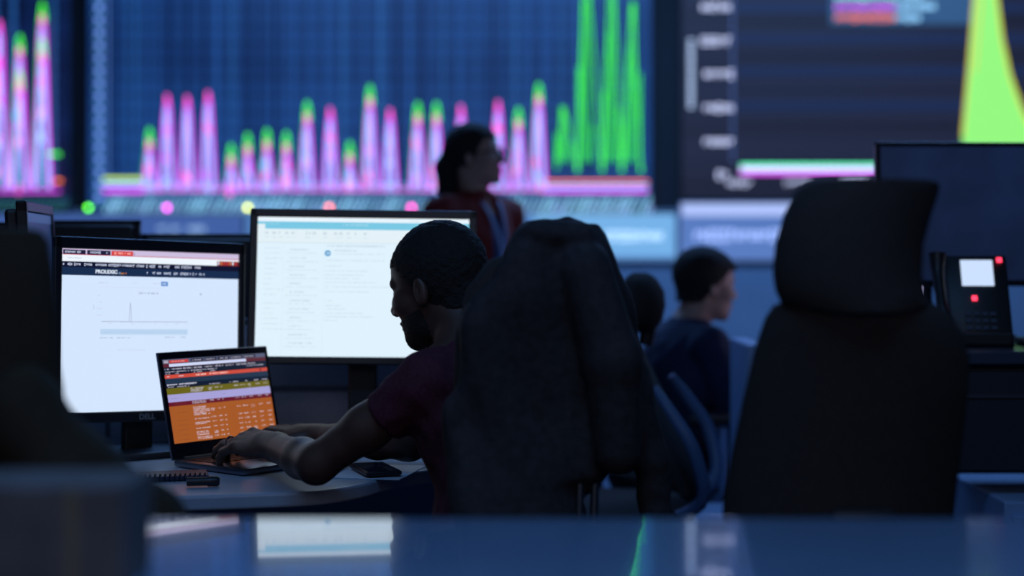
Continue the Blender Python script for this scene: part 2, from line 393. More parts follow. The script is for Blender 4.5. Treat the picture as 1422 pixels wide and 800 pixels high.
def draw_right(pg, U, V, ux, vy):
    a = lambda xx, yy: (U(xx), V(yy))
    for y in (10, 57, 103, 150, 197): pg.words(U(978 if y > 90 else 974), V(y), U(1014), vy*11, emis((205, 215, 255), 1.5), cw=ux*8.5, fill=1)
    pg.words(U(996), V(243), U(1008), vy*11, emis((205, 215, 255), 1.5), cw=ux*8, fill=1)
    y = 55
    while y < 152: pg.rect(U(956), V(y), U(963), V(y+3.6), emis((190, 215, 255), 1.35)); y += 6.5
    y = -60
    while y < 225: pg.rect(U(1016), V(y), U(1019), V(y+3), emis((90, 120, 200), 1.4)); y += 9
    pg.up()
    for y in (-40, 12, 55, 100, 148): pg.rect(U(1022), V(y-8), U(1560), V(y+6), emis((28, 42, 80), 1))
    for y in (30, 76, 124, 172): pg.rect(U(1022), V(y), U(1560), V(y+3), emis((20, 22, 36), 1))
    pg.up()
    pg.rect(U(1028), V(228), U(1560), V(232), emis((90, 235, 170), 2.0)); pg.rect(U(1028), V(233), U(1560), V(237), emis((200, 190, 255), 2.2)); pg.rect(U(1028), V(238), U(1560), V(242), E_mag); pg.up()
    for x in (1010, 1090, 1170, 1250, 1330): pg.words(U(x), V(254), U(x+30), vy*9, emis((205, 215, 255), 1.3), cw=ux*7, fill=1)
    pg.rect(U(1152), V(-60), U(1380), V(34), emis((50, 88, 132), 1)); pg.up()
    pg.words(U(1160), V(9.5), U(1238), vy*10, emis((210, 90, 240), 1.7), cw=ux*6, fill=1)
    pg.words(U(1160), V(25), U(1238), vy*10, emis((250, 110, 60), 1.7), cw=ux*6, fill=1); pg.words(U(1160), V(-4), U(1238), vy*9, emis((100, 230, 190), 1.7), cw=ux*6, fill=1)
    pg.words(U(1244), V(9), U(1298), vy*10, emis((150, 210, 250), 1.8), cw=ux*7, fill=1); pg.words(U(1244), V(25), U(1277), vy*10, emis((150, 210, 250), 1.8), cw=ux*7, fill=1); pg.words(U(1244), V(-6), U(1285), vy*10, emis((150, 210, 250), 1.8), cw=ux*7, fill=1)
    pg.up()
    Lf = [(1336, 226), (1336, 190), (1344, 100), (1352, 0), (1356, -60)]
    Rt = [(1376, -60), (1384, 0), (1391, 55), (1402, 105), (1418, 150), (1436, 190), (1460, 226)]
    pg.poly([a(*q) for q in Lf]+[a(*q) for q in Rt], emis((150, 250, 128), 1.0)); pg.up()
    pg.line([a(*q) for q in Lf[1:]], 3*ux, emis((240, 215, 90), 1.0)); pg.line([a(*q) for q in Rt], 4*ux, emis((225, 225, 70), 1.0))
    pg.line([(u+10*ux, v) for u, v in [a(*q) for q in Lf[2:]]], 2.5*ux, emis((230, 215, 90), 1.0))
bg_right = screen_bg('slate_chart_background', (29, 32, 50), (34, 40, 64), 4.0)
wall_screen('video_wall_screen', 'dark wall display with a bright green peak and a column of white axis figures', 947, -60, 1575, 276, bg_right, draw_right, group='upper displays of the video wall')
def strip_left(pg, U, V, ux, vy):
    for x in range(-180, 340, 130): pg.words(U(x+10), V(318), U(x+75), vy*8, emis((165, 200, 240), 1.2), cw=ux*6)
def strip_mid(pg, U, V, ux, vy):
    pg.rect(U(741), V(297), U(937), V(356), emis((118, 178, 232), 1)); pg.up()
    pg.words(U(842), V(328), U(918), vy*13, emis((190, 225, 255), 1.6), cw=ux*8, fill=1)
    for x in range(360, 700, 110): pg.words(U(x), V(325), U(x+60), vy*10, emis((150, 190, 240), 1.2), cw=ux*7)
def strip_right(pg, U, V, ux, vy):
    pg.rect(U(947), V(283), U(1560), V(300), emis((178, 198, 255), 1)); pg.up()
    pg.words(U(965), V(327), U(1100), vy*16, emis((165, 190, 255), 1.5), cw=ux*9.5, fill=.9)
    pg.words(U(1240), V(327), U(1400), vy*16, emis((165, 190, 255), 1.5), cw=ux*9.5, fill=.9)
for nm, x0, x1, c1, c2, fn, lb in (('left', -200, 338, (62, 92, 158), (72, 104, 172), strip_left, 'muted blue strip display along the foot of the video wall, left end'),
        ('mid', 342, 940, (84, 130, 196), (92, 140, 204), strip_mid, 'bright pale blue strip display between the red-jacketed woman and the seated man'),
        ('right', 944, 1575, (84, 118, 186), (92, 126, 194), strip_right, 'strip display with a white top bar and pale lettering, above the seated man')):
    wall_screen('strip_display', lb, x0, 281 if nm == 'right' else 297, x1, 362, screen_bg('strip_background_'+nm, c1, c2, 1.0, .5), fn, group='strip displays under the video wall')

# ------------------------------------------------------------------ desk monitors
def monitor(name, label, base, yaw, W, H, zb, tilt=8, bez=(.016, .016, .016, .024), bg=None, draw=None, roll=0, foot=True, group=None, deep=.03):
    """base: point under the panel centre on what carries it; zb: height of the panel's lower edge above it"""
    l, r_, tp, bt = bez; t = thing(name, label, 'monitor', base, yaw, group)
    pv = Matrix.Translation((0, 0, zb)) @ Matrix.Rotation(R(roll), 4, 'Y') @ Matrix.Rotation(R(-tilt), 4, 'X')
    OW = W+l+r_; OH = H+tp+bt
    cx = (r_-l)/2
    fr = MB(); y = -.002
    fr.box((-(W/2+l/2), .006, OH/2), (l, .022, OH), bev=.003); fr.box((W/2+r_/2, .006, OH/2), (r_, .022, OH), bev=.003)
    fr.box((cx, .006, OH-tp/2), (OW, .022, tp), bev=.003); fr.box((cx, .006, bt/2), (OW, .022, bt), bev=.003)
    f = fr.build('bezel', M_bezel, t); f.matrix_local = pv
    b = MB().box((cx, .02+deep/2-.006, OH/2), (OW*.9, deep, OH*.92), bev=.008).box((cx, .03+deep, OH*.45), (OW*.55, .03, OH*.5), bev=.012).build('back_shell', M_black, t); b.matrix_local = pv
    d = arr('screen', [(-W/2, .001, bt), (W/2, .001, bt), (W/2, .001, bt+H), (-W/2, .001, bt+H)], [(0, 1, 2, 3)], bg or M_bezel, t, False); d.matrix_local = pv
    if draw:
        pg = Page(W, H); draw(pg); o = pg.build('page', d); o.location = (0, 0, bt+H/2)
    if foot:
        MB().box((cx, .075, zb/2+.04), (.07, .025, zb+.1), bev=.006).box((cx, .055, zb+.09), (.09, .05, .09), bev=.008).build('stand_neck', M_black, t)
        MB().box((cx, .06, .008), (.24, .18, .016), bev=.006).build('stand_base', M_black, t)
    t['_'] = 0; del t['_']
    return t, f, d

W_ = lambda *c: emis(c)
def page_left(pg):
    wh = W_(238, 246, 255); nv = W_(24, 44, 78); dk = W_(16, 18, 46); tx = W_(214, 224, 250)
    pg.rect(0, 0, 1, .036, W_(205, 190, 222)); pg.rect(0, .036, 1, .078, wh); pg.rect(0, .078, 1, .112, dk); pg.rect(0, .112, 1, .162, nv); pg.up()
    pg.rect(0, .033, 1, .037, W_(190, 60, 90)); pg.rect(.005, .006, .125, .033, W_(28, 30, 60)); pg.rect(.133, .006, .26, .033, W_(28, 30, 60)); pg.rect(.265, .006, .385, .033, W_(215, 60, 60)); pg.rect(.87, .048, 1, .078, W_(110, 36, 40)); pg.up()
    for u in (.015, .15): pg.words(u, .02, u+.09, .014, tx)
    pg.words(.28, .02, .37, .014, W_(255, 200, 190)); pg.words(.39, .021, .402, .012, W_(60, 60, 90)); pg.words(.03, .057, .1, .009, W_(190, 200, 210))
    for k in range(7): pg.rect(.875+k*.017, .05, .884+k*.017, .072, random.choice((W_(225, 120, 70), W_(200, 60, 60), W_(230, 225, 240))))
    u = .005
    for wd in (.025, .08, .07, .07, .075, .08, .055, .06, .04, .055, .045, .07, .06): pg.words(u, .095, u+wd-.012, .017, tx); u += wd
    for u, wd in ((.455, .014), (.487, .055), (.56, .04), (.617, .02), (.655, .042), (.71, .04), (.765, .03)): pg.words(u, .137, u+wd, .016, tx)
    pg.words(.275, .143, .32, .012, W_(160, 190, 220)); pg.words(.32, .145, .345, .012, W_(245, 150, 40))
    g = W_(196, 204, 222); g2 = W_(150, 160, 185)
    pg.words(.19, .205, .25, .009, g); pg.words(.38, .203, .41, .009, g); pg.words(.5, .203, .54, .009, g); pg.rect(.545, .19, .583, .217, W_(70, 130, 205)); pg.rect(.2, .23, .56, .232, W_(205, 215, 232)); pg.up()
    pg.words(.55, .204, .578, .012, wh)
    pg.words(.42, .265, .53, .012, g2); pg.disc(.775, .265, .005, g2)
    for v in (.285, .325, .365, .405): pg.words(.19, v, .215, .009, g)
    pg.rect(.172, .34, .174, .37, g2); pg.rect(.215, .444, .7, .446, g2)
    for u in np.linspace(.25, .69, 8): pg.words(u, .457, u+.02, .007, g)
    pg.line([(.368, .446), (.372, .34), (.374, .325), (.377, .36), (.381, .446)], .0022, g2)
    pg.line([(.215, .443), (.3, .441), (.368, .444), (.5, .443), (.7, .442)], .001, g2)
    pg.rect(.21, .49, .7, .525, W_(188, 214, 242)); pg.up()
    pg.line([(.21, .51), (.36, .508), (.375, .5), (.39, .51), (.7, .508)], .0012, W_(150, 180, 225))
    pg.words(.21, .545, .28, .009, g2); pg.words(.3, .545, .37, .009, g2); pg.words(.57, .541, .63, .008, g2); pg.words(.65, .541, .69, .008, g2)
    pg.words(.3, .62, .46, .006, g)
YL = 3.42
pA = P(82, 577, YL); pB = P(329, 565, YL+.26)
W = (Vector((pB.x-pA.x, pB.y-pA.y))).length; yawL = math.atan2(pB.y-pA.y, pB.x-pA.x); mid = (pA+pB)/2
HL = .357
mL, bzL, scL = monitor('desktop_monitor', 'desktop monitor showing a pale page under a dark navy header, behind the laptop', (mid.x, mid.y, .731), yawL, W, HL, mid.z-.73-.024, 2.5, (.018, .016, .026, .024), emis((212, 230, 254), 1.0), page_left, roll=2.0)
lettering('brand_mark', 'DELL', .017, (-.032, -.0065, .0055), mat('silver_print', (.4, .42, .46), .4, .6), bzL, bold=.0004)
lettering('header_logo', 'PROLEXIC', .0112, ((.178-.5)*W, -.002, .024+HL*(1-.147)), emis((230, 240, 255), 1), scL, bold=.00035, extrude=.0001)
def page_right(pg):
    wh = W_(248, 252, 255); g = W_(196, 212, 222); g2 = W_(176, 194, 208)
    pg.rect(0, 0, 1, .032, W_(232, 244, 252)); pg.rect(0, .032, 1, .085, W_(118, 198, 226)); pg.rect(0, .085, 1, .185, W_(226, 240, 246)); pg.up()
    pg.rect(0, .05, .035, .085, W_(226, 240, 246)); pg.words(.4, .052, .52, .012, W_(190, 230, 240)); pg.words(.04, .05, .1, .014, W_(160, 214, 232)); pg.words(.72, .018, .76, .01, g2)
    for u in (.035, .07, .1, .13, .16, .22, .235, .26, .31, .36, .385, .42, .45, .5): pg.words(u, .115, u+.016, .02, g2); pg.words(u, .145, u+.02, .01, g)
    pg.rect(0, .182, 1, .185, g)
    for k in range(16):
        v = .225+k*.037 if k < 10 else .25+k*.037
        pg.words(.035, v, .035+random.uniform(.035, .1), .009, g)
    v = .235
    while v < .95:
        pg.words(.135+.02, v, .135+random.uniform(.07, .13), .011, g2); pg.words(.135, v+.024, .135+random.uniform(.12, .155), .009, g)
        pg.rect(.13, v+.042, .3, v+.0435, W_(214, 226, 234)); v += .061
    pg.rect(.122, .19, .1235, 1, W_(214, 228, 236)); pg.rect(.312, .19, .3135, 1, W_(214, 228, 236))
    pg.words(.33, .205, .6, .013, g2); pg.disc(.332, .258, .0145, W_(50, 150, 205)); pg.up(); pg.words(.328, .258, .338, .02, wh)
    pg.words(.365, .238, .47, .012, g2); pg.words(.365, .262, .6, .009, g)
    for v, u1 in ((.31, .6), (.35, .4), (.385, .52), (.415, .5), (.44, .48), (.468, .56), (.5, .66), (.535, .53), (.6, .36), (.635, .4), (.66, .42), (.69, .5), (.715, .55), (.74, .38)):
        pg.words(.322, v, u1, .010, g)
YR = 3.70
pC = P(353, 496, YR); pD = P(650, 497, YR+.03); W2 = Vector((pD.x-pC.x, pD.y-pC.y)).length; yawR = math.atan2(pD.y-pC.y, pD.x-pC.x)-R(0); mid2 = (pC+pD)/2
mR, bzR, scR = monitor('desktop_monitor', 'larger desktop monitor with a bright mail window, behind the typing man\'s head', (mid2.x, mid2.y, .731), yawR, W2, .330, mid2.z-.73-.018, 8, (.018, .018, .020, .018), emis((222, 241, 252), 1.0), page_right, roll=.7)

# monitor seen almost edge on, at the far left
mE, _, _ = monitor('desktop_monitor', 'slim monitor turned nearly edge on, beside the left picture edge', (-1.026, 3.50, .731), R(99), .40, .33, .185, 3, (.018, .018, .024, .03), emis((22, 40, 78), 1), lambda pg: (pg.rect(.02, .5, .98, .9, emis((30, 56, 100), 1)), pg.rect(0, 0, 1, .06, emis((40, 66, 110), 1))), deep=.03)
# monitors of the facing row, seen from behind
gb = 'monitor backs of the facing row of desks'
for (x0, x1, yt, Y, lab) in ((-75, 36, 309, 4.28, 'dark monitor back cut off by the left picture edge, facing away'), (62, 196, 306, 4.30, 'dark monitor back facing away, just right of the edge-on monitor'),
                             (198, 360, 325, 4.34, 'lowest dark monitor back, peeking over the navy-header monitor')):
    a = P(x0, yt, Y); b = P(x1, yt, Y); hh = .36
    monitor('desktop_monitor', lab, ((a.x+b.x)/2, Y, .731), math.pi, (b.x-a.x)-.032+.0, hh-.04, a.z-.73-hh, 0, bg=emis((60, 80, 120), .6), group=gb)

# ------------------------------------------------------------------ the typing man's desk
edge = [(-1.75, 2.62), (-1.2, 2.80), (-.85, 2.95), (-.635, 3.005), (-.50, 3.035), (-.38, 3.075), (-.30, 3.16), (-.235, 3.30), (-.10, 3.42), (.10, 3.48)]
poly, _ = crom([(x, y, 0) for x, y in edge], [0]*len(edge), 6); poly = [(p.x, p.y) for p in poly]+[(.12, 3.95), (-1.75, 3.95)]
dk = thing('desk', 'pale curved desk carrying the laptop and the two lit monitors', 'desk')
MB().prism(poly, .700, .73, bev=.006).build('desktop', M_desk, dk)
MB().box((-.80, 3.85, .38), (1.7, .02, .55)).build('modesty_panel', M_part, dk)
for x, y in ((-1.6, 3.0), (-1.6, 3.85), (.05, 3.85), (-.02, 3.56)):
    MB().box((x, y, .35), (.05, .05, .70), bev=.004).build('leg', M_trim, dk)
# partition between the rows
pt = thing('desk_partition', 'low grey desk partition behind the lit monitors', 'partition', (0, 4.02, 0))
MB().box((-.86, 0, .42), (2.0, .04, .84), bev=.004).build('lower_panel', M_part, pt)
MB().box((-.86, 0, .93), (2.0, .04, .16), bev=.004).build('upper_panel', M_part, pt)
MB().box((-.86, 0, .846), (2.01, .05, .012)).box((-.86, 0, 1.016), (2.01, .05, .012)).box((-1.02, -.003, .42), (.012, .046, .84)).box((.135, 0, .5), (.02, .05, 1.03)).build('rail', M_trim, pt)
d2 = thing('desk', 'desk of the facing row, hidden behind the grey partition', 'desk')
MB().box((-.98, 4.42, .715), (1.76, .72, .03), bev=.004).build('desktop', M_desk, d2)
for x in (-1.8, -.16): MB().box((x, 4.6, .35), (.05, .05, .70)).build('leg', M_trim, d2)

# ---- laptop
th = R(51); d_ = Vector((math.cos(th), math.sin(th), 0)); n_ = Vector((math.sin(th), -math.cos(th), 0)); LW, LD, LH = .318, .225, .236
Lp = P(241, 641, 3.40); Lp.z = .73
c0 = Lp+d_*LW/2
lp = thing('laptop', 'open laptop with a dark page and an orange table, under the man\'s hands', 'laptop', c0, th)
MB().box((0, -LD/2, .009), (LW, LD, .014), bev=.004).build('base', M_alu, lp, True)
kb = MB()
for r0 in range(5):
    for k in range(14): kb.box((-LW/2+.026+k*.0205, -.035-r0*.0185, .0168), (.0165, .0150, .0016))
kb.build('keyboard', M_black, lp)
MB().box((0, -.175, .0162), (.10, .06, .0006)).build('trackpad', mat('trackpad_glass', (.15, .16, .2), .3), lp)
LT = Matrix.Translation((0, .004, .014)) @ Matrix.Rotation(R(-13), 4, 'X')
MB().tube([(-LW/2+.03, .004, .014), (LW/2-.03, .004, .014)], .006).build('hinge', M_black, lp, True)
lid = MB().box((0, .003, LH/2), (LW, .005, LH), bev=.0022).build('lid', M_alu, lp, True); lid.matrix_local = LT
fb = MB().box((0, -.0002, LH/2), (LW-.004, .0012, LH-.004)).build('screen_border', mat('black_glass', (.01, .01, .016), .15), lid)
SW, SH = LW-.022, LH-.052
ls = arr('screen', [(-SW/2, -.0012, -SH/2), (SW/2, -.0012, -SH/2), (SW/2, -.0012, SH/2), (-SW/2, -.0012, SH/2)], [(0, 1, 2, 3)], emis((14, 26, 48), 1), lid, False); ls.location = (0, 0, LH-.017-SH/2)
pg = Page(SW, SH, -.0016); tx = W_(225, 220, 240); td = W_(110, 60, 40)
pg.rect(0, 0, 1, .05, W_(86, 92, 120)); pg.rect(0, .05, 1, .095, W_(90, 36, 50)); pg.rect(0, .185, 1, .228, W_(205, 76, 60)); pg.rect(0, .228, 1, .29, W_(34, 52, 76)); pg.rect(0, .345, 1, .42, W_(104, 98, 24)); pg.rect(0, .42, 1, .512, W_(165, 160, 214)); pg.rect(0, .512, 1, .56, W_(100, 22, 42)); pg.rect(0, .56, 1, 1, W_(164, 88, 38)); pg.up()
pg.rect(.055, .055, .80, .09, W_(205, 215, 245)); pg.rect(.06, .012, .24, .045, W_(200, 60, 60)); pg.rect(.01, .01, .05, .045, W_(170, 160, 180)); pg.up()
for u in (.27, .4, .53, .66, .79): pg.rect(u-.008, .008, u+.11, .045, W_(30, 34, 54)); pg.up(); pg.words(u, .028, u+.09, .014, tx)
pg.words(.08, .028, .2, .014, W_(255, 190, 180))
u = .01
for wd in (.06, .11, .1, .1, .1, .11, .1, .12, .1): pg.words(u, .118, u+wd-.015, .017, tx); u += wd
pg.words(.01, .15, .5, .014, tx, fill=.7); pg.words(.8, .145, .97, .014, tx)
for u, w_ in ((.01, .04), (.1, .03), (.27, .08), (.43, .05)): pg.words(u, .173, u+w_, .012, tx)
pg.words(.02, .207, .05, .016, tx); pg.words(.12, .207, .17, .016, tx); pg.words(.29, .207, .6, .02, W_(255, 225, 215)); pg.disc(.93, .207, .01, W_(120, 40, 40))
pg.words(.01, .305, .3, .02, W_(235, 235, 255), cw=.014); pg.words(.01, .332, .07, .012, tx); pg.words(.1, .332, .22, .012, tx); pg.words(.4, .332, .52, .012, tx)
for u, w_ in ((.6, .09), (.76, .02), (.85, .04), (.93, .05)): pg.words(u, .33, u+w_, .014, tx)
def trow(v, lines, c=tx):
    for k in range(lines): pg.words(.22, v+(k-lines/2+.5)*.018, .22+random.uniform(.1, .16), .013, c)
    for q, (u, w_) in enumerate(((.385, .04), (.45, .035), (.51, .015), (.64, .04), (.70, .05), (.78, .035), (.86, .04), (.94, .04))):
        for k in range(2 if (q in (0, 5) and lines > 2) else 1): pg.words(u, v+k*.02-.008, u+w_, .013, c)
    pg.words(.05, v, .15, .008, td)
trow(.385, 3); pg.words(.03, .47, .1, .008, W_(120, 115, 170)); pg.words(.5, .465, .54, .008, W_(120, 115, 170)); trow(.535, 2)
for v, n in ((.64, 6), (.735, 1), (.79, 2), (.85, 1), (.91, 3), (.965, 2)): trow(v, n)
for k in range(26): pg.words(0, .01, 0, .01, tx)
pg.build('page', ls)

# ---- small things on the desk
nb = thing('notebook', 'spiral-bound dark notebook on the desk left of the laptop', 'notebook', P(252, 661, 3.19)+Vector((0, 0, 0)), R(14))
nb.location.z = .73
MB().box((-.04, .05, .006), (.19, .085, .010), bev=.002).build('cover', mat('dark_blue_card', (.02, .03, .07), .5), nb)
sp = MB()
for k in range(19):
    x = -.13+k*.0098; sp.tube([(x+.0015*math.cos(a), .004+.008*math.cos(a), .009+.008*math.sin(a)) for a in np.linspace(0, 2*math.pi, 13)], .0011, 6, cap=False)
sp.build('spiral', mat('black_wire', (.02, .02, .03), .3, .6), nb, True)
pen = thing('marker_pen', 'stubby black marker lying by the spiral notebook', 'pen', (0, 0, 0))
a = P(278, 668, 3.10); 
pen.location = (a.x, 3.12, .741); pen.rotation_euler = (0, 0, R(10))
MB().tube([(-.03, 0, 0), (.012, 0, 0)], .0085, 14).build('barrel', M_black, pen, True)
MB().tube([(.010, 0, 0), (.03, 0, 0), (.034, 0, 0)], [.0102, .0102, .007], 14).build('cap', M_bezel, pen, True)
cb = MB(); pts, rs = crom([(-.88, 3.30, .7345), (-.80, 3.24, .7345), (-.735, 3.255, .7345), (-.69, 3.30, .7345), (-.66, 3.285, .7345), (-.715, 3.23, .7345), (-.82, 3.19, .7345), (-.95, 3.17, .7345)], [.0035]*8)
tag(cb.tube(pts, .0035, 8).build('cable', M_black, smooth=True), 'black cable looping on the desk beside the laptop base', 'cable')
ph = thing('phone', 'dark flat phone on the desk behind the man\'s elbow', 'phone', (-.285, 3.30, .73), R(20))
MB().box((0, 0, .008), (.075, .145, .009), bev=.003).build('body', M_bezel, ph); MB().box((0, 0, .0131), (.068, .136, .0008)).build('screen_glass', mat('phone_glass', (.02, .03, .05), .08), ph)
pp = thing('paper_sheet', 'white paper sheet lying under the flat phone', 'paper', (-.28, 3.325, .7302), R(-12))
MB().box((0, 0, .001), (.15, .21, .0016)).build('sheet', mat('white_paper', (.7, .74, .8), .8), pp)
ph.location.z = .7322

# ------------------------------------------------------------------ office chairs
def chair_under(t, H=.46, rad=.31, frame=None, arms=True, pale=None):
    fm = pale or M_black
    MB().loft([(H-.055, 0, .20, .0, .19, 0), (H-.045, 0, .235, .0, .225, 0), (H-.01, 0, .25, 0, .24, 0), (H+.02, 0, .245, 0, .235, 0), (H+.035, 0, .21, 0, .20, 0)]).build('seat', M_fab, t, True)
    MB().tube([(0, 0, .12), (0, 0, .26), (0, 0, .261), (0, 0, H-.05)], [.028, .028, .018, .018], 16).build('gas_lift', M_steel, t, True)
    b = MB()
    for k in range(5):
        a = 2*math.pi*k/5+.3; c, s = math.cos(a), math.sin(a)
        b.tube([(0, 0, .12), (c*.15, s*.15, .105), (c*rad, s*rad, .085)], [.03, .024, .016], 10)
    b.build('star_base', fm, t, True)
    for k in range(5):
        a = 2*math.pi*k/5+.3; c, s = math.cos(a)*rad, math.sin(a)*rad
        MB().tube([(c-.022, s, .030), (c+.022, s, .030)], .0295, 16).tube([(c, s, .03), (c, s, .09)], .008, 8).build('caster', M_black, t, True)
    if arms:
        for sx in (-1, 1):
            p, r_ = crom([(sx*.20, .0, H-.03), (sx*.285, .0, H-.02), (sx*.295, .0, H+.10), (sx*.29, .0, H+.20)], [.016, .016, .014, .014], 5)
            ar = MB().tube(p, r_, 10).build('armrest', fm, t, True)
            MB().box((sx*.285, .02, H+.215), (.085, .24, .03), bev=.013, seg=3).build('arm_pad', M_fab, ar, True)

# the chair with the winged headrest (right), its back towards us
YC = 2.34; SCL = FP/YC
def rowsof(L, cx, y_of, th, bend):
    out = []
    for y, x0, x1 in L:
        z = CZ-(y-HZ)/SCL; X0 = (x0-711)/SCL; X1 = (x1-711)/SCL; out.append((z, (X0+X1)/2-cx, (X1-X0)/2, y_of(z), th, bend))
    return out
cxR = (1192-711)/SCL
tR = thing('office_chair', 'tall black office chair with a winged headrest, empty, right of the jacket-covered chair', 'chair', (cxR, YC, 0), R(0))
hr = rowsof([(251, 1150, 1290), (250.5, 1132, 1304), (254, 1122, 1310), (266, 1108, 1310), (300, 1093, 1299), (340, 1082, 1289), (380, 1079, 1288), (405, 1083, 1293), (424, 1092, 1300), (432, 1110, 1290)], cxR, lambda z: .0+.02*(1.2-z)*3, .045, .035)
hr[0] = (hr[0][0]+.001, *hr[0][1:4], .02, .03)
hr = [hr[0]]+sorted(hr[1:], key=lambda r: -r[0]); hr = hr[::-1]
MB().loft(hr, ex=2.6).build('headrest', M_fab, tR, True)
br = rowsof([(417, 1135, 1265), (420, 1100, 1300), (427, 1084, 1322), (445, 1073, 1342), (470, 1065, 1357), (500, 1057, 1367), (560, 1045, 1368), (640, 1030, 1362), (715, 1018, 1356), (800, 1018, 1345), (900, 1035, 1325), (960, 1070, 1290)], cxR, lambda z: .02+.05*math.sin((1.1-z)*4), .04, .05)
br = br[::-1]
MB().loft(br, ex=2.8).build('backrest', M_fab, tR, True)
MB().box((0, -.035, .62), (.10, .03, .40), bev=.012).box((0, .06, .43), (.10, .20, .03), bev=.01).build('back_post', M_black, tR, True)
ch = bpy.data.objects.new
sub = Matrix.Translation((0, .24, 0))
def shift_children(t, names, M):
    for o in t.children:
        if o.name.split('.')[0] in names and o.type == 'MESH': o.data.transform(M)
def under_all(t, M, **k):
    before = set(bpy.data.objects); chair_under(t, **k)
    for o in set(bpy.data.objects)-before: o.data.transform(M)
under_all(tR, sub)

# the chair at the left edge, very near, with a dark coat over it
YD = 2.08; SD = FP/YD; cxL = (-110-711)/SD
tL = thing('office_chair', 'blurred dark office chair back filling the left picture edge', 'chair', (cxL, YD, 0), 0)
rows = []
for y, xr in ((318, -20), (316, 20), (321, 44), (335, 55), (380, 62), (450, 68), (510, 70), (545, 76), (600, 80), (680, 84), (800, 84), (950, 60), (1000, 20)):
    z = CZ-(y-HZ)/SD; hw = (xr+110)/SD; rows.append((z, 0, hw, 0, .035, .04))
MB().loft(rows[::-1], ex=2.6).build('backrest', M_fabL, tL, True)
MB().box((0, -.04, .55), (.10, .03, .42), bev=.012).box((0, .07, .43), (.10, .22, .03), bev=.01).build('back_post', M_black, tL, True)
under_all(tL, sub)
def fcoatL(p):
    q = p-np.array([cxL, YD, 0], np.float32)
    d = None
    for (x, z, rx, rz) in ((.14, .98, .045, .07), (.17, .86, .07, .11), (.22, .78, .11, .11), (.28, .74, .11, .10), (.20, .66, .13, .13)):
        e = ell(q, (x, -.0, z), (rx, .055, rz)); d = e if d is None else smin(d, e, .04)
    d = smin(d, chain(q, [(.125, 0, .985), (.20, 0, .90), (.29, 0, .83), (.37, 0, .73)], [.045, .055, .055, .05], .03), .03)
    return d+wob(p, 45, .003)
nets('draped_coat', fcoatL, (cxL+.0, YD-.14, .48), (cxL+.48, YD+.14, 1.1), .008, M_fabL)
o = bpy.data.objects['draped_coat']; tag(o, 'dark coat bunched over the side of the left-edge chair', 'coat')

# the typing man's chair
fM = Vector((-.79, .61, 0)).normalized(); rM = Vector((.61, .79, 0)).normalized()
yawM = R(20); cf = Vector((-math.sin(yawM), math.cos(yawM), 0)); cr = Vector((math.cos(yawM), math.sin(yawM), 0))
seatM = Vector((.03, 2.98, 0))
tM = thing('office_chair', 'office chair under the typing man, its back hidden by a dark jacket', 'chair', seatM, yawM)
chair_under(tM, arms=False)
bk = Vector((.075, 2.755, 0))-seatM; 
loc = lambda v: (v.dot(cr), v.dot(cf))
lx, ly = loc(bk)
MB().loft([(z, lx-.03, hw, ly+.02*math.sin((z-.5)*4), .03, .02) for z, hw in ((.80, .08), (.81, .11), (.84, .13), (.88, .145), (1.05, .14), (1.13, .12), (1.18, .08), (1.19, .05))], ex=2.6).build('backrest', M_fab, tM, True)
for s in (-1, 1):
    p, r_ = crom([(lx+.03+s*.012, -.02, .42), (lx+.03+s*.014, ly-.0, .44), (lx+.05+s*.014, ly-.01, .62), (lx+.062+s*.014, ly, .84)], [.008]*4, 6)
    MB().tube(p, .0075, 10).build('back_strut', M_steel, tM, True)

# dark jacket over that chair
def PX(px, py, Y): return np.array(P(px, py, Y), np.float32)
YJ = 2.76
RJ = rotm((-.79, .61))    # forward, left, up
JR = [(303, 758, 786), (305, 742, 803), (311, 728, 822), (325, 714, 838), (350, 697, 853), (400, 664, 876), (450, 641, 892), (500, 629, 900), (560, 622, 905), (610, 619, 905),
      (640, 618, 899), (655, 618, 884), (665, 618, 860), (674, 618, 822), (690, 618, 810), (760, 618, 804), (860, 622, 800), (900, 640, 780)]
def yj(px): return YJ-.04+(px-620)/285*.13
JZ = []; JA = []; JB = []
for yy, x0, x1 in JR:
    JZ.append(CZ-(yy-HZ)/FP*YJ); JA.append((x0-711)/FP*yj(x0)); JB.append((x1-711)/FP*yj(x1))
JZ = np.array(JZ)[::-1]; JA = np.array(JA)[::-1]; JB = np.array(JB)[::-1]
def fjack(p):
    x, y, z = p[:, 0], p[:, 1], p[:, 2]
    A = np.interp(z, JZ, JA); B = np.interp(z, JZ, JB); c = (A+B)/2; hw = (B-A)/2
    cy = YJ-.04+(x+.113)*.36+.02*np.sin(z*9)
    th = .062+.018*np.clip((1.0-z)/.3, 0, 1)
    th = th*np.clip((JZ[-1]-z)/.05, .05, 1)**.5
    g = (np.abs((x-c)/hw)**2.6+np.abs((y-cy)/th)**2.6)**(1/2.6)
    d = (g-1)*np.minimum(th, hw)*.8
    d = np.maximum(d, np.maximum(z-JZ[-1], JZ[0]-z))
    # deep vertical folds, the lapel edge and the sleeve hanging on the near face
    fold = .003*np.sin(x*55+2.2*np.sin(z*7)+z*9)+.006*np.exp(-((x-.115-.10*(1.1-z))/.018)**2)-.007*np.exp(-((x-.145-.10*(1.1-z))/.012)**2)+wob(p, 22, .003)
    d = d-fold
    s2 = cap(p, PX(812, 372, YJ-.03), PX(850, 500, YJ-.03), .046, .050); s2 = smin(s2, cap(p, PX(850, 500, YJ-.03), PX(858, 628, YJ-.02), .050, .040), .02)
    d = smin(d, s2, .012)
    col = cap(p, PX(745, 322, YJ-.045), PX(808, 326, YJ-.03), .022, .022)
    return smin(d, col, .012)
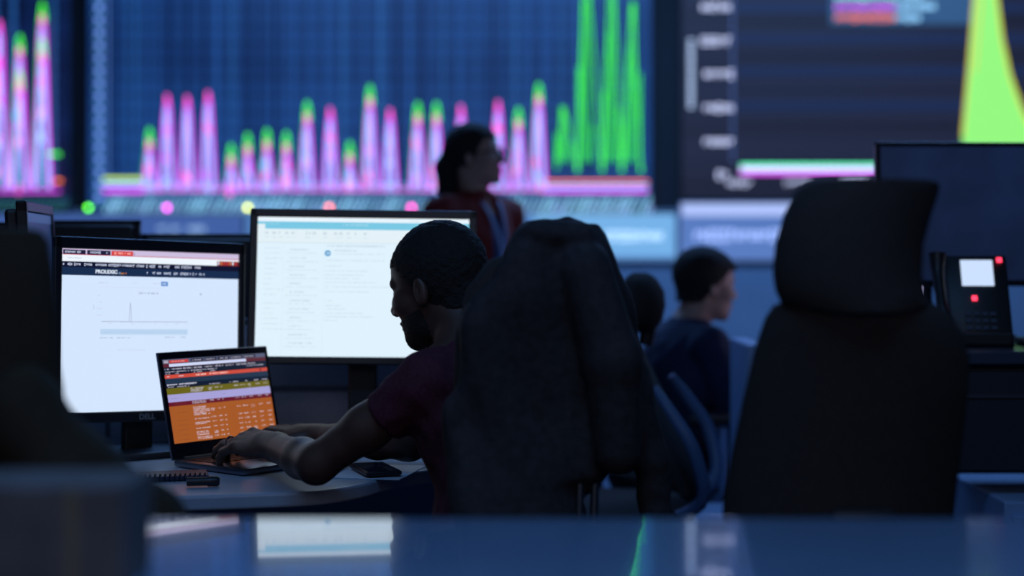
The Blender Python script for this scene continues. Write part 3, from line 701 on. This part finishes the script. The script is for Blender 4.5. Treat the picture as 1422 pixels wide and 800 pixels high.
def fsleeve(p):
    d = cap(p, PX(866, 520, YJ+.07), PX(905, 640, YJ+.07), .045, .030)
    d = smin(d, cap(p, PX(905, 640, YJ+.07), PX(914, 745, YJ+.07), .030, .031), .02)
    return d+wob(p, 55, .004)
def fj(p): return smin(fjack(p), fsleeve(p), .01)
nets('jacket', fj, (-.22, 2.45, .52), (.42, 3.08, 1.30), .007, M_coat)
tag(bpy.data.objects['jacket'], 'dark jacket draped over the back of the typing man\'s chair, sleeve hanging', 'jacket')

# ------------------------------------------------------------------ people
def head_sdf(p, o, Rm, s=1.0, nose=1.0):
    q = ((p-np.asarray(o, np.float32))@Rm)/s
    E = lambda c, r: ell(q, c, r)
    d = smin(E((-.014, 0, .034), (.092, .073, .080)), E((.034, 0, .032), (.052, .060, .058)), .02)
    d = smin(d, E((.034, 0, -.032), (.054, .056, .074)), .02)
    d = smin(d, E((.028, 0, -.070), (.053, .050, .040)), .02)
    d = smin(d, E((.070, 0, -.094), (.019, .022, .018)), .02)
    qa = q.copy(); qa[:, 1] = np.abs(qa[:, 1])
    d = smin(d, cap(qa, (.076, .010, .022), (.070, .045, .020), .010, .008), .012)
    d = smin(d, ell(qa, (.058, .040, -.022), (.026, .022, .022)), .02)
    d = smax(d, -ell(qa, (.094, .031, .001), (.014, .017, .011)), .010)
    d = smin(d, ell(qa, (.070, .031, .000), (.013, .013, .012)), .003)
    d = smin(d, cap(q, (.084, 0, .008), (.104*1.0, 0, -.026), .007, .011*nose), .008)
    d = smin(d, ell(qa, (.095, .012, -.032), (.010, .009*nose, .008)), .006)
    d = smin(d, E((.086, 0, -.056), (.013, .023, .0065)), .006)
    d = smin(d, E((.084, 0, -.068), (.013, .020, .0075)), .006)
    ear = smax(ell(qa, (-.006, .075, -.012), (.015, .010, .029)), -ell(qa, (-.003, .085, -.008), (.008, .008, .018)), .004)
    d = smin(d, ear, .006)
    return d*s, q
def hand(p, wr, fw, sd, up, side, spread=.6, curl=(.5, .55, .6, .7), wrad=.027, lift=0):
    """wr wrist point, fw forward, sd direction of the thumb, up back-of-hand normal"""
    wr = np.array(wr); fw = np.array(fw)/np.linalg.norm(fw); sd = np.array(sd); sd = sd-fw*(sd@fw); sd = sd/np.linalg.norm(sd); up = np.array(up); up = np.cross(fw, sd); 
    if up[2] < 0: up = -up
    A = lambda a, b, c: (wr+fw*a+sd*b+up*c)
    Rm = np.array([fw, sd, up], np.float32).T
    d = ell(p, A(.050, 0, .004), (.055, .040, .015), Rm)
    d = smin(d, cap(p, A(-.01, 0, 0), A(.03, 0, .002), wrad*.9, .020), .018)
    kn = [(.090, .030), (.094, .010), (.090, -.010), (.082, -.028)]; L = [(.042, .026, .020), (.046, .029, .021), (.042, .027, .020), (.033, .020, .018)]
    for i, ((a, b), l) in enumerate(zip(kn, L)):
        c = curl[i]; pt = [A(a-.03, b*.85, .004), A(a, b, .006)]; x, z, th_, bb = a, .006, -.10 + (lift if i == 2 else 0), b
        for j, seg in enumerate(l):
            th_ -= c*(.55 if j == 0 else .9); x += seg*math.cos(th_); z += seg*math.sin(th_)*1.0; bb += b*spread*seg*2.2
            pt.append(A(x, bb, z))
        d = smin(d, chain(p, pt, [.010, .0098, .0085, .0078, .0068], .004), .005)
    th = [A(.015, .018, -.002), A(.045, .045, -.010), A(.072, .055, -.018), A(.092, .052, -.026)]
    d = smin(d, chain(p, th, [.014, .0125, .0095, .008], .006), .008)
    return d

# ---- the typing man
HM = np.array(P(607, 396, 3.12)); RH = rotm((-.875, .485), R(15))
NB = np.array((-.068, 3.08, 1.022)); LS = np.array((-.158, 2.965, .945)); RS = np.array((.055, 3.245, .965))
LE = np.array((-.372, 3.01, .790)); LWr = np.array(P(382, 621, 3.24)); RE = np.array((-.215, 3.30, .800)); RWr = np.array(P(438, 607, 3.46))
def headM(p): return head_sdf(p, HM, RH, 1.0, 1.2)
def bodyM(p):
    d, q = headM(p)
    hb = HM+RH@np.array((-.022, 0, -.055))
    d = smin(d, cap(p, hb, NB, .056, .062), .02)
    d = smin(d, cap(p, NB, LS, .05, .05), .04); d = smin(d, cap(p, NB, RS, .05, .05), .04)
    d = smin(d, ell(p, (-.045, 3.06, .87), (.095, .165, .16), rotm((-.79, .61), R(12))), .04)
    d = smin(d, ell(p, (.0, 3.0, .66), (.10, .15, .17), rotm((-.79, .61))), .05)
    aL = chain(p, [LS, LS*.45+LE*.55, LE], [.050, .042, .036], .02)
    fo = LE*.68+LWr*.32
    aL = smin(aL, chain(p, [LE, fo, LWr], [.036, .039, .026], .015), .02)
    aR = chain(p, [RS, RS*.5+RE*.5, RE], [.052, .048, .040], .02)
    aR = smin(aR, chain(p, [RE, RE*.68+RWr*.32, RWr], [.040, .041, .026], .015), .02)
    d = smin(d, aL, .02); d = smin(d, aR, .02)
    hl = 1.14*hand(LWr+(p-LWr)/1.14, LWr, (-.74, .62, .0), (.62, .74, .38), (0, 0, 1), 1, lift=.12, wrad=.029, curl=(.42, .45, .36, .45))
    hr_ = 1.1*hand(RWr+(p-RWr)/1.1, RWr, (-.92, .35, .04), (-.35, -.92, 0), (0, 0, 1), -1, curl=(.6, .6, .65, .7))
    d = smin(d, hl, .014); d = smin(d, hr_, .014)
    return d
man = thing('person', 'person in a maroon t-shirt with short black hair typing at the laptop, seen from behind', 'person', (seatM.x, seatM.y, 0))
def adopt(o, t):
    o.parent = t; o.matrix_parent_inverse = t_inv(t); return o
def t_inv(t):
    return (Matrix.Translation(t.location) @ t.rotation_euler.to_matrix().to_4x4()).inverted()
adopt(nets('body', bodyM, (-.78, 2.80, .50), (.16, 3.62, 1.27), .0042, M_skin1), man)
def hairM(p, head=None, front=.055, nap=-.062, th=.009, ns=420, na=.0016):
    q = ((p-HM.astype(np.float32))@RH)
    d = smin(ell(q, (-.014, 0, .036), (.092, .073, .080)), ell(q, (.034, 0, .034), (.052, .060, .058)), .02)-th*(1-.85*np.clip((q[:, 0]-.02)/.05, 0, 1))
    keep = np.minimum(smax(.052-q[:, 2]-.0, q[:, 0]-.092, .01), smax(q[:, 0]-.012-np.clip(q[:, 2], -.02, .06)*.8, nap-q[:, 2], .012))
    neck = cap(q, (-.035, 0, -.01), (-.05, 0, -.065), .062, .052)
    d = smin(d, neck, .02)
    return smax(d, keep, .006)+wob(p, ns, na)+wob(p, ns*.45, na)
adopt(nets('hair', hairM, HM-.15, HM+.16, .0032, M_hair), man)
def beardM(p):
    q = ((p-HM.astype(np.float32))@RH)
    d = smin(ell(q, (.034, 0, -.040), (.056, .058, .070)), ell(q, (.028, 0, -.072), (.057, .054, .044)), .02)
    d = smin(d, ell(q, (.070, 0, -.094), (.023, .026, .022)), .02)
    mouth = ell(q, (.095, 0, -.062), (.03, .024, .012))
    keep = smax(q[:, 2]+.036+q[:, 0]*.15-.0*q[:, 0], -.0-q[:, 0], .01)
    return smax(smax(d+.001, keep, .006), -mouth, .004)+wob(p, 420, .0012)
adopt(nets('beard', beardM, HM-.14, HM+.14, .0035, M_hair), man)
def shirtM(p):
    T = rotm((-.79, .61), R(12)); T0 = rotm((-.79, .61))
    d = ell(p, (-.045, 3.06, .87), (.112, .180, .172), T)
    d = smin(d, ell(p, (-.005, 3.0, .67), (.125, .175, .19), T0), .05)
    d = smin(d, ell(p, (.03, 2.985, .56), (.12, .175, .08), T0), .03)
    d = smin(d, cap(p, NB+np.array((.0, 0, -.03)), LS, .06, .058), .03); d = smin(d, cap(p, NB+np.array((.0, 0, -.03)), RS, .06, .062), .03)
    e = LS*.60+LE*.40; sl = smax(cap(p, LS, e, .060, .050), ((p-e)@((LE-LS)/np.linalg.norm(LE-LS))), .006)
    e2 = RS*.42+RE*.58; sr = smax(cap(p, RS, e2, .063, .064), ((p-e2)@((RE-RS)/np.linalg.norm(RE-RS))), .006)
    d = smin(d, sl, .02); d = smin(d, sr, .02)
    col = cap(p, NB+np.array((.008, -.002, -.015)), NB+np.array((-.004, .0, .012)), .068, .064); d = smin(d, col, .015)
    hb = HM+RH@np.array((-.022, 0, -.055))
    cutp = NB+np.array((0, 0, .018)); ax = (hb-NB)/np.linalg.norm(hb-NB)
    d = smax(d, (p-cutp)@ax.astype(np.float32)-.0+0*d-np.where(np.linalg.norm(p-cutp, axis=1) < .12, 0, 1), .004)
    return d+wob(p, 60, .0035)+np.sin(p[:, 2]*70+p[:, 0]*50)*.0012
adopt(nets('shirt', shirtM, (-.34, 2.74, .44), (.20, 3.42, 1.10), .005, M_maroon), man)
hipL = np.array((-.02, 2.90, .58)); hipR = np.array((.09, 3.04, .58)); 
kL = hipL+np.array((-.34, .24, -.03)); kR = hipR+np.array((-.34, .27, -.03))
fL = np.array((kL[0]+.02, kL[1]-.02, .10)); fR = np.array((kR[0]-.03, kR[1]+.03, .10))
def pants(p):
    d = ell(p, (.035, 2.985, .56), (.13, .17, .065), rotm((-.79, .61)))
    for h, k, f in ((hipL, kL, fL), (hipR, kR, fR)):
        d = smin(d, chain(p, [h, k], [.078, .062], .02), .03); d = smin(d, chain(p, [k, f], [.060, .045], .02), .015)
    return d+wob(p, 50, .003)
adopt(nets('trousers', pants, (-.50, 2.70, .05), (.22, 3.50, .70), .009, M_jean), man)
def shoe(h, f, nm, owner, m=M_black):
    f = np.array(f)/np.linalg.norm(f)
    fn = lambda p: smax(smin(smin(cap(p, (h[0], h[1], .05), (h[0]+f[0]*.15, h[1]+f[1]*.15, .035), .042, .038), cap(p, (h[0], h[1], .05), (h[0], h[1], .12), .042, .045), .02), ell(p, (h[0]+f[0]*.07, h[1]+f[1]*.07, .012), (.13, .13, .014))*0+1, .01), -(p[:, 2]-.002), .004)
    adopt(nets(nm, fn, (h[0]-.26, h[1]-.26, -.02), (h[0]+.26, h[1]+.26, .2), .008, m), owner)
shoe(fL, (-.79, .61), 'shoe', man); shoe(fR, (-.79, .61), 'shoe', man)
# ring on the left hand's ring finger
fwv = np.array((-.74, .62, .0)); fwv /= np.linalg.norm(fwv); sdv = np.array((.62, .74, .38)); sdv = sdv-fwv*(sdv@fwv); sdv /= np.linalg.norm(sdv); upv = np.cross(fwv, sdv); upv = upv if upv[2] > 0 else -upv
rc = Vector(LWr+1.14*(fwv*.108+sdv*(-.0115)+upv*.006))
ring = MB(); ax = Vector(fwv); q1 = Vector(sdv); q2 = Vector(upv)
ring.tube([rc+q1*.0122*math.cos(a)+q2*.0122*math.sin(a) for a in np.linspace(0, 2*math.pi, 25)], .0016, 8, cap=False)
adopt(ring.build('ring', M_steel, smooth=True), man)

# ---- generic dressed person
def trousers_fn(H1, H2, K1, K2, F1, F2, pel, r=.075):
    def fn(p):
        d = ell(p, pel, (.12, .15, .11))
        for h, k, f in ((H1, K1, F1), (H2, K2, F2)):
            d = smin(d, chain(p, [h, k], [r, r*.8], .02), .03); d = smin(d, chain(p, [k, f], [r*.78, r*.6], .02), .015)
        return d+wob(p, 45, .003)
    return fn
# woman standing in front of the wall, red jacket, glasses
YWm = 5.5; HW = np.array(P(660, 217, YWm)); RW = rotm((.97, -.22), R(-6))
wom = thing('person', 'person in a red jacket with glasses and dark tied-back hair, standing before the video wall', 'person', (HW[0], YWm, 0))
nbW = np.array((HW[0]+.0, YWm+.01, 1.375)); fW = np.array((.80, -.60, 0)); lW = np.array((.60, .80, 0))
sh1 = nbW+lW*.19+np.array((0, 0, -.055)); sh2 = nbW-lW*.19+np.array((0, 0, -.055))
el1 = sh1+np.array((.07, .02, -.27)); el2 = sh2+np.array((-.05, -.03, -.27)); wr1 = el1+np.array((.08, -.20, .06)); wr2 = el2+np.array((.17, -.13, .06))
def bodyW(p):
    d, q = head_sdf(p, HW, RW, .93, .9)
    d = smin(d, cap(p, HW+RW@np.array((-.02, 0, -.055)), nbW, .048, .052), .02)
    d = smin(d, ell(p, nbW+np.array((0, 0, -.17)), (.095, .15, .17), rotm(fW[:2])), .04)
    d = smin(d, chain(p, [sh1, el1, wr1], [.04, .036, .024]), .02); d = smin(d, chain(p, [sh2, el2, wr2], [.04, .036, .024]), .02)
    d = smin(d, hand(p, wr1, (.3, -.9, .1), (-.8, -.3, .1), (0, 0, 1), 1), .012); d = smin(d, hand(p, wr2, (.9, -.4, .1), (.4, .9, .1), (0, 0, 1), 1), .012)
    d = smin(d, ell(p, nbW+np.array((0, 0, -.40)), (.09, .13, .15), rotm(fW[:2])), .05)
    return d
adopt(nets('body', bodyW, HW-np.array((.40, .45, .75)), HW+np.array((.42, .36, .16)), .0062, M_skin2), wom)
def hairW(p):
    q = ((p-HW.astype(np.float32))@RW)/.93
    d = smin(ell(q, (-.016, 0, .038), (.096, .078, .084)), ell(q, (.030, 0, .038), (.052, .062, .058)), .02)-.008
    keep = np.minimum(.058-q[:, 2], smax(q[:, 0]-.02-np.clip(q[:, 2], -.03, .06)*.6, -.085-q[:, 2], .02))
    d = smax(d, keep, .01)
    t = chain(q, [(-.085, 0, .01), (-.115, 0, -.03), (-.115, -.0, -.11), (-.085, -.01, -.185)], [.036, .042, .040, .018], .02)
    return (smin(d, t, .03)+wob(p, 160, .002))*.93
adopt(nets('hair', hairW, HW-np.array((.24, .2, .26)), HW+np.array((.18, .2, .16)), .006, M_hair), wom)
gl = MB()
def HWp(x, y, z): return Vector(HW+RW@(np.array((x, y, z))*.93))
for s in (-1, 1):
    gl.tube([HWp(.099+.0*math.cos(a), s*.033+.025*math.cos(a), .002+.019*math.sin(a)) for a in np.linspace(0, 2*math.pi, 21)], .0022, 6, cap=False)
    gl.tube([HWp(.098, s*.058, .006), HWp(.05, s*.076, .006), HWp(-.01, s*.080, .004)], .0022, 6)
gl.tube([HWp(.101, -.009, .004), HWp(.103, 0, .007), HWp(.101, .009, .004)], .0022, 6)
adopt(gl.build('glasses', M_black, smooth=True), wom)
def jackW(p):
    T = rotm(fW[:2])
    d = ell(p, nbW+np.array((0, 0, -.17)), (.115, .175, .19), T); d = smin(d, ell(p, nbW+np.array((0, 0, -.42)), (.12, .165, .18), T), .05)
    for s, e, w_ in ((sh1, el1, wr1), (sh2, el2, wr2)):
        d = smin(d, cap(p, nbW-np.array((0, 0, .02)), s, .050, .056), .03); d = smin(d, chain(p, [s, e, e*.2+w_*.8], [.055, .05, .038]), .02)
    d = smin(d, ell(p, nbW+np.array((-.005, 0, -.005)), (.075, .075, .045)), .02)                  # stand-up collar
    v = ell(p, nbW+fW*.10+np.array((0, 0, -.13)), (.07, .035, .20), T)                            # open front
    inner = cap(p, nbW+np.array((0, 0, -.06)), nbW+np.array((0, 0, .08)), .050, .05)
    return smax(smax(d, -v, .01), -inner, .006)+wob(p, 40, .004)
adopt(nets('jacket', jackW, nbW-np.array((.36, .42, .66)), nbW+np.array((.36, .36, .12)), .008, M_red), wom)
def blouse(p):
    T = rotm(fW[:2]); return smin(ell(p, nbW+np.array((0, 0, -.19)), (.105, .155, .18), T), ell(p, nbW+np.array((0, 0, -.40)), (.10, .14, .16), T), .05)
adopt(nets('shirt', blouse, nbW-np.array((.25, .25, .6)), nbW+np.array((.25, .25, .05)), .009, mat('blue_shirt_cloth', (.03, .10, .25), .8)), wom)
ly_ = MB(); n3 = Vector(nbW); f3 = Vector(fW); l3 = Vector(lW)
for s in (-1, 1):
    p_, r_ = crom([n3+l3*s*.060+Vector((0, 0, .015)), n3+f3*.075+l3*s*.045+Vector((0, 0, -.03)), n3+f3*.118+l3*s*.02+Vector((0, 0, -.14)), n3+f3*.125+Vector((0, 0, -.24))], [.007]*4, 5); ly_.tube(p_, r_, 6)
ly_.box(tuple(n3+f3*.13+Vector((0, 0, -.29))), (.06, .06, .09), bev=.004)
adopt(ly_.build('lanyard', mat('pale_lanyard', (.35, .45, .75), .6), smooth=True), wom)
H1 = np.array((HW[0]+.04, YWm+.06, .86)); H2 = np.array((HW[0]-.04, YWm-.06, .86)); K1 = H1+np.array((.02, .02, -.40)); K2 = H2+np.array((.0, -.02, -.40)); F1 = K1+np.array((-.02, .02, -.38)); F2 = K2+np.array((0, 0, -.38))
adopt(nets('trousers', trousers_fn(H1, H2, K1, K2, F1, F2, ((HW[0], YWm, .90))), (HW[0]-.25, YWm-.3, .04), (HW[0]+.28, YWm+.3, 1.05), .010, M_jean), wom)
shoe(F1, (.8, -.6), 'shoe', wom); shoe(F2, (.8, -.6), 'shoe', wom)

# seated man in navy, facing right
Y2 = 5.2; H2m = np.array(P(981, 396, Y2)); R2 = rotm((.93, .30), R(6))
nb2 = np.array(P(960, 447, Y2+.0)); f2 = np.array((.95, .30, 0)); l2 = np.array((-.30, .95, 0))
m2 = thing('person', 'person with short dark hair in a navy jumper sitting at a desk, facing right', 'person', (nb2[0]-.1, Y2, 0))
s1 = nb2+l2*.17+np.array((-.01, 0, -.07)); s2 = nb2-l2*.17+np.array((-.01, 0, -.07)); e1 = s1+np.array((.10, .0, -.24)); e2 = s2+np.array((.09, -.0, -.25)); w1 = e1+np.array((.20, .03, .04)); w2 = e2+np.array((.20, .08, .05))
def body2(p):
    d, q = head_sdf(p, H2m, R2, 1.0, 1.0)
    d = smin(d, cap(p, H2m+R2@np.array((-.02, 0, -.055)), nb2, .054, .060), .02)
    d = smin(d, ell(p, nb2+np.array((-.04, 0, -.17)), (.10, .16, .18), rotm(f2[:2])), .04)
    d = smin(d, chain(p, [s1, e1, w1], [.045, .04, .027]), .02); d = smin(d, chain(p, [s2, e2, w2], [.045, .04, .027]), .02)
    d = smin(d, hand(p, w1, (1, .1, -.05), (.1, -1, 0), (0, 0, 1), 1), .012); d = smin(d, hand(p, w2, (1, .2, -.05), (-.1, 1, 0), (0, 0, 1), 1), .012)
    return d
adopt(nets('body', body2, nb2-np.array((.25, .30, .45)), nb2+np.array((.60, .32, .36)), .0062, M_skin2), m2)
def hair2(p):
    q = ((p-H2m.astype(np.float32))@R2)
    d = smin(ell(q, (-.018, 0, .036), (.094, .078, .082)), ell(q, (.034, 0, .040), (.054, .062, .056)), .02)-.010
    keep = np.minimum(.055-q[:, 2], smax(q[:, 0]-.006-np.clip(q[:, 2], -.03, .06)*.8, -.062-q[:, 2], .012))
    d = smin(d, cap(q, (-.035, 0, -.01), (-.05, 0, -.06), .064, .052), .02)
    return smax(d, keep, .006)+wob(p, 200, .002)
adopt(nets('hair', hair2, H2m-.17, H2m+.17, .006, M_hair), m2)
def jump2(p):
    T = rotm(f2[:2]); d = ell(p, nb2+np.array((-.04, 0, -.18)), (.125, .185, .19), T); d = smin(d, ell(p, nb2+np.array((-.07, 0, -.40)), (.13, .175, .18), T), .06)
    for s, e, w_ in ((s1, e1, w1), (s2, e2, w2)):
        d = smin(d, cap(p, nb2-np.array((.01, 0, .035)), s, .058, .062), .03); d = smin(d, chain(p, [s, e, e*.1+w_*.9], [.062, .055, .04]), .02)
    d = smin(d, ell(p, nb2+np.array((-.008, 0, -.008)), (.07, .072, .035)), .02)
    return d+wob(p, 40, .004)
adopt(nets('jumper', jump2, nb2-np.array((.28, .36, .62)), nb2+np.array((.46, .36, .12)), .008, M_navy), m2)
hp = nb2+np.array((-.08, 0, -.48)); H1 = hp+l2*.09; H2 = hp-l2*.09; H1[2] = H2[2] = .57; K1 = H1+f2*.42; K2 = H2+f2*.42; F1 = K1+np.array((0, .02, -.46)); F2 = K2+np.array((0, -.02, -.46))
adopt(nets('trousers', trousers_fn(H1, H2, K1, K2, F1, F2, (hp[0], hp[1], .60)), (hp[0]-.25, hp[1]-.35, .04), (hp[0]+.6, hp[1]+.4, .76), .010, M_jean), m2)
shoe(F1, (1, .3), 'shoe', m2); shoe(F2, (1, .3), 'shoe', m2)
sc2 = thing('office_chair', 'dark office chair the navy-jumpered person sits on', 'chair', (hp[0]+.06, hp[1], 0), math.atan2(f2[1], f2[0])-math.pi/2)
chair_under(sc2, H=.45, arms=True, pale=M_pale)
MB().loft([(z, 0, hw, -.29+.02*z, .028, .02) for z, hw in ((.50, .15), (.53, .20), (.7, .21), (.80, .20), (.86, .15), (.88, .08))], ex=2.6).build('backrest', M_fab, sc2, True)
MB().tube([(0, -.1, .40), (0, -.30, .41), (0, -.33, .60)], .02, 10).build('back_post', M_black, sc2, True)

# ---- empty chair with round headrest and pale frame, between jacket chair and seated man
YE = 4.45
hc = P(880, 413, YE)
tE = thing('office_chair', 'empty office chair with a rounded headrest and pale blue frame, behind the jacket-covered chair', 'chair', (.275, YE, 0), R(78))
M_frame = mat('blue_grey_plastic', (.10, .17, .32), .4)
fe = Vector((math.sin(R(62)), math.cos(R(62)), 0)); 
chair_under(tE, arms=False, pale=M_pale)
lofE = lambda rows: MB().loft(rows, ex=2.4)
MB().loft([(z, 0, hw, -.09, th_, .02) for z, hw, th_ in ((.965, .04, .02), (.975, .08, .04), (1.0, .115, .057), (1.04, .14, .066), (1.08, .135, .062), (1.11, .10, .045), (1.125, .07, .03), (1.132, .03, .012))], ex=2.1).build('headrest', M_fab, tE, True)
lofE([(z, 0, hw, -.26+.22*min(1, (z-.52)/.45), .02, .03) for z, hw in ((.52, .14), (.54, .19), (.65, .215), (.80, .22), (.90, .19), (.95, .13), (.96, .06))]).build('backrest', M_fab, tE, True)
for s in (-1, 1):
    p, r_ = crom([(s*.205, -.15, .83), (s*.225, -.20, .76), (s*.235, -.26, .66), (s*.18, -.27, .52), (s*.06, -.10, .43)], [.010, .016, .018, .018, .014], 6)
    MB().tube(p, r_, 10).build('back_frame', M_frame, tE, True)
MB().tube([(0, -.10, .93), (0, -.12, 1.03)], .022, 10).build('headrest_post', M_black, tE, True)

# ------------------------------------------------------------------ desk island on the right
cab = thing('desk_partition', 'pale-edged partition standing before the navy-jumpered person', 'partition', (0, 4.62, 0))
a = P(1019, 472, 4.7); b = P(1050, 472, 4.75)
MB().box((a.x+.03, 0, .465), (.055, .36, .93), bev=.006).build('end_panel', M_pale, cab)
MB().box((a.x+1.0, -.05, .45), (1.88, .03, .90)).build('face_panel', mat('dark_panel_fabric', (.035, .035, .045), .9, noise=100), cab)
MB().box((a.x+1.0, -.05, .915), (1.9, .06, .03), bev=.004).build('top_rail', M_bezel, cab)
rd = thing('desk', 'dark desk on the right carrying the phone with the lit display', 'desk', (1.35, 4.0, 0))
MB().box((.05, -.02, .945), (1.15, .60, .03), bev=.004).build('desktop', mat('dark_desktop', (.05, .06, .09), .35), rd)
MB().box((.05, -.29, .80), (1.13, .02, .24), bev=.002).build('drawer_front', mat('dark_front', (.025, .025, .035), .6), rd)
MB().box((.05, -.302, .855), (1.0, .006, .008)).build('trim_strip', M_steel, rd)
for s in (-.48, .58):
    for yy in (-.26, .24): MB().box((s, yy, .465), (.05, .05, .93), bev=.004).build('leg', M_trim, rd)
ped = thing('storage_pedestal', 'pale blue pedestal beneath the dark desk at right', 'cabinet', (1.26, 3.86, 0))
MB().box((.10, 0, .31), (.46, .45, .62), bev=.006).build('body', M_pale, ped)
for k in range(3): MB().box((.10, -.232, .12+k*.19), (.43, .018, .175), bev=.003).build('drawer', M_pale, ped)
dn = thing('desk', 'desk in front of the navy-jumpered person, mostly hidden by the tall chair', 'desk', (1.45, 5.2, 0))
MB().box((.12, 0, .715), (.80, 1.0, .03), bev=.004).build('desktop', M_desk, dn)
for sx in (-.2, .45):
    for sy in (-.42, .42): MB().box((sx, sy, .35), (.05, .05, .70)).build('leg', M_trim, dn)
monitor('desktop_monitor', 'lit monitor the navy-jumpered person looks at, hidden by the tall chair', (1.23, 5.16, .731), R(-82), .46, .28, .17, 5, (.016, .016, .016, .02), emis((215, 205, 255), 2.0))
# large dark monitor at right
a = P(1221, 192, 4.1); b = P(1470, 200, 4.15)
mB, _, _ = monitor('desktop_monitor', 'large dim blue monitor at right, in front of the green peak', ((a.x+b.x)/2, 4.14, .961), R(2), b.x-a.x-.03, .35, a.z-.96-.385, 3, (.014, .014, .012, .016), screen_bg('dim_screen', (14, 24, 48), (20, 34, 66), 3, 3),
        None, deep=.03)
sb = P(1440, 400, 4.0)
monitor('desktop_monitor', 'small dim blue screen cut by the right picture edge, beside the desk phone', (sb.x+.06, 3.86, .961), 0, .20, .10, .03, 6, (.01, .01, .01, .01), emis((26, 48, 92), 1), None, deep=.012, foot=True)
dp = thing('desk_phone', 'black desk phone with a glowing white display and red lamps', 'phone', P(1366, 440, 3.85), R(-4))
dp.location.z = .961
Tm = Matrix.Translation((0, 0, .0)) @ Matrix.Rotation(R(-22), 4, 'X')
bdy = MB().box((0, .012, .12), (.150, .022, .24), bev=.006).build('body', M_black, dp, True); bdy.matrix_local = Tm
o = MB().box((.0, -.001, .192), (.078, .004, .068), bev=.0015).build('display', emis((205, 225, 255), 1.0), dp); o.matrix_local = Tm
k = MB()
for i in range(4):
    for j in range(4): k.box((-.03+j*.02, -.001, .03+i*.018), (.014, .006, .011), bev=.001)
o = k.build('keypad', mat('key_plastic', (.05, .06, .09), .4), dp); o.matrix_local = Tm
for x, z in ((.056, .226), (-.012, .125)):
    o = MB().box((x, -.002, z), (.013, .005, .013), bev=.002).build('lamp', emis((255, 60, 90), 2.2), dp); o.matrix_local = Tm
MB().box((0, .06, .019), (.14, .14, .034), bev=.006).build('foot', M_black, dp)
hs = MB(); p, r_ = crom([(-.098, -.0, .03), (-.100, -.012, .07), (-.10, .018, .13), (-.10, .05, .18), (-.098, .065, .225)], [.022, .016, .013, .016, .022], 6)
hs.tube(p, r_, 12).build('handset', M_black, dp, True)

# ------------------------------------------------------------------ counter in front of the camera
ct = thing('counter', 'glossy blue counter top along the bottom of the picture', 'counter', (0, 1.35, 0))
MB().box((.05, .055, .854), (3.2, 1.05, .036), bev=.008, seg=3).build('counter_top', M_counter, ct)
MB().box((.05, -.05, .418), (3.1, .03, .834)).build('panel', M_trim, ct)
for s in (-1.45, 1.55): MB().box((s, -.0, .418), (.04, .7, .834)).build('end_panel', M_trim, ct)
bx = thing('cardboard_box', 'small blurred grey-beige box on the counter at bottom left', 'box', (0, 0, 0))
a = P(62, 648, 1.50)
bx.location = (a.x, 1.58, .8725); bh = a.z-.8725-.022
MB().box((-.03, 0, bh/2), (.20, .12, bh), bev=.002).build('carton', mat('grey_beige_card', (.11, .10, .10), .8, noise=20), bx)
MB().box((.02, -.0602, bh/2), (.012, .001, bh-.004)).build('tape', mat('brown_tape', (.20, .16, .09), .4), bx)
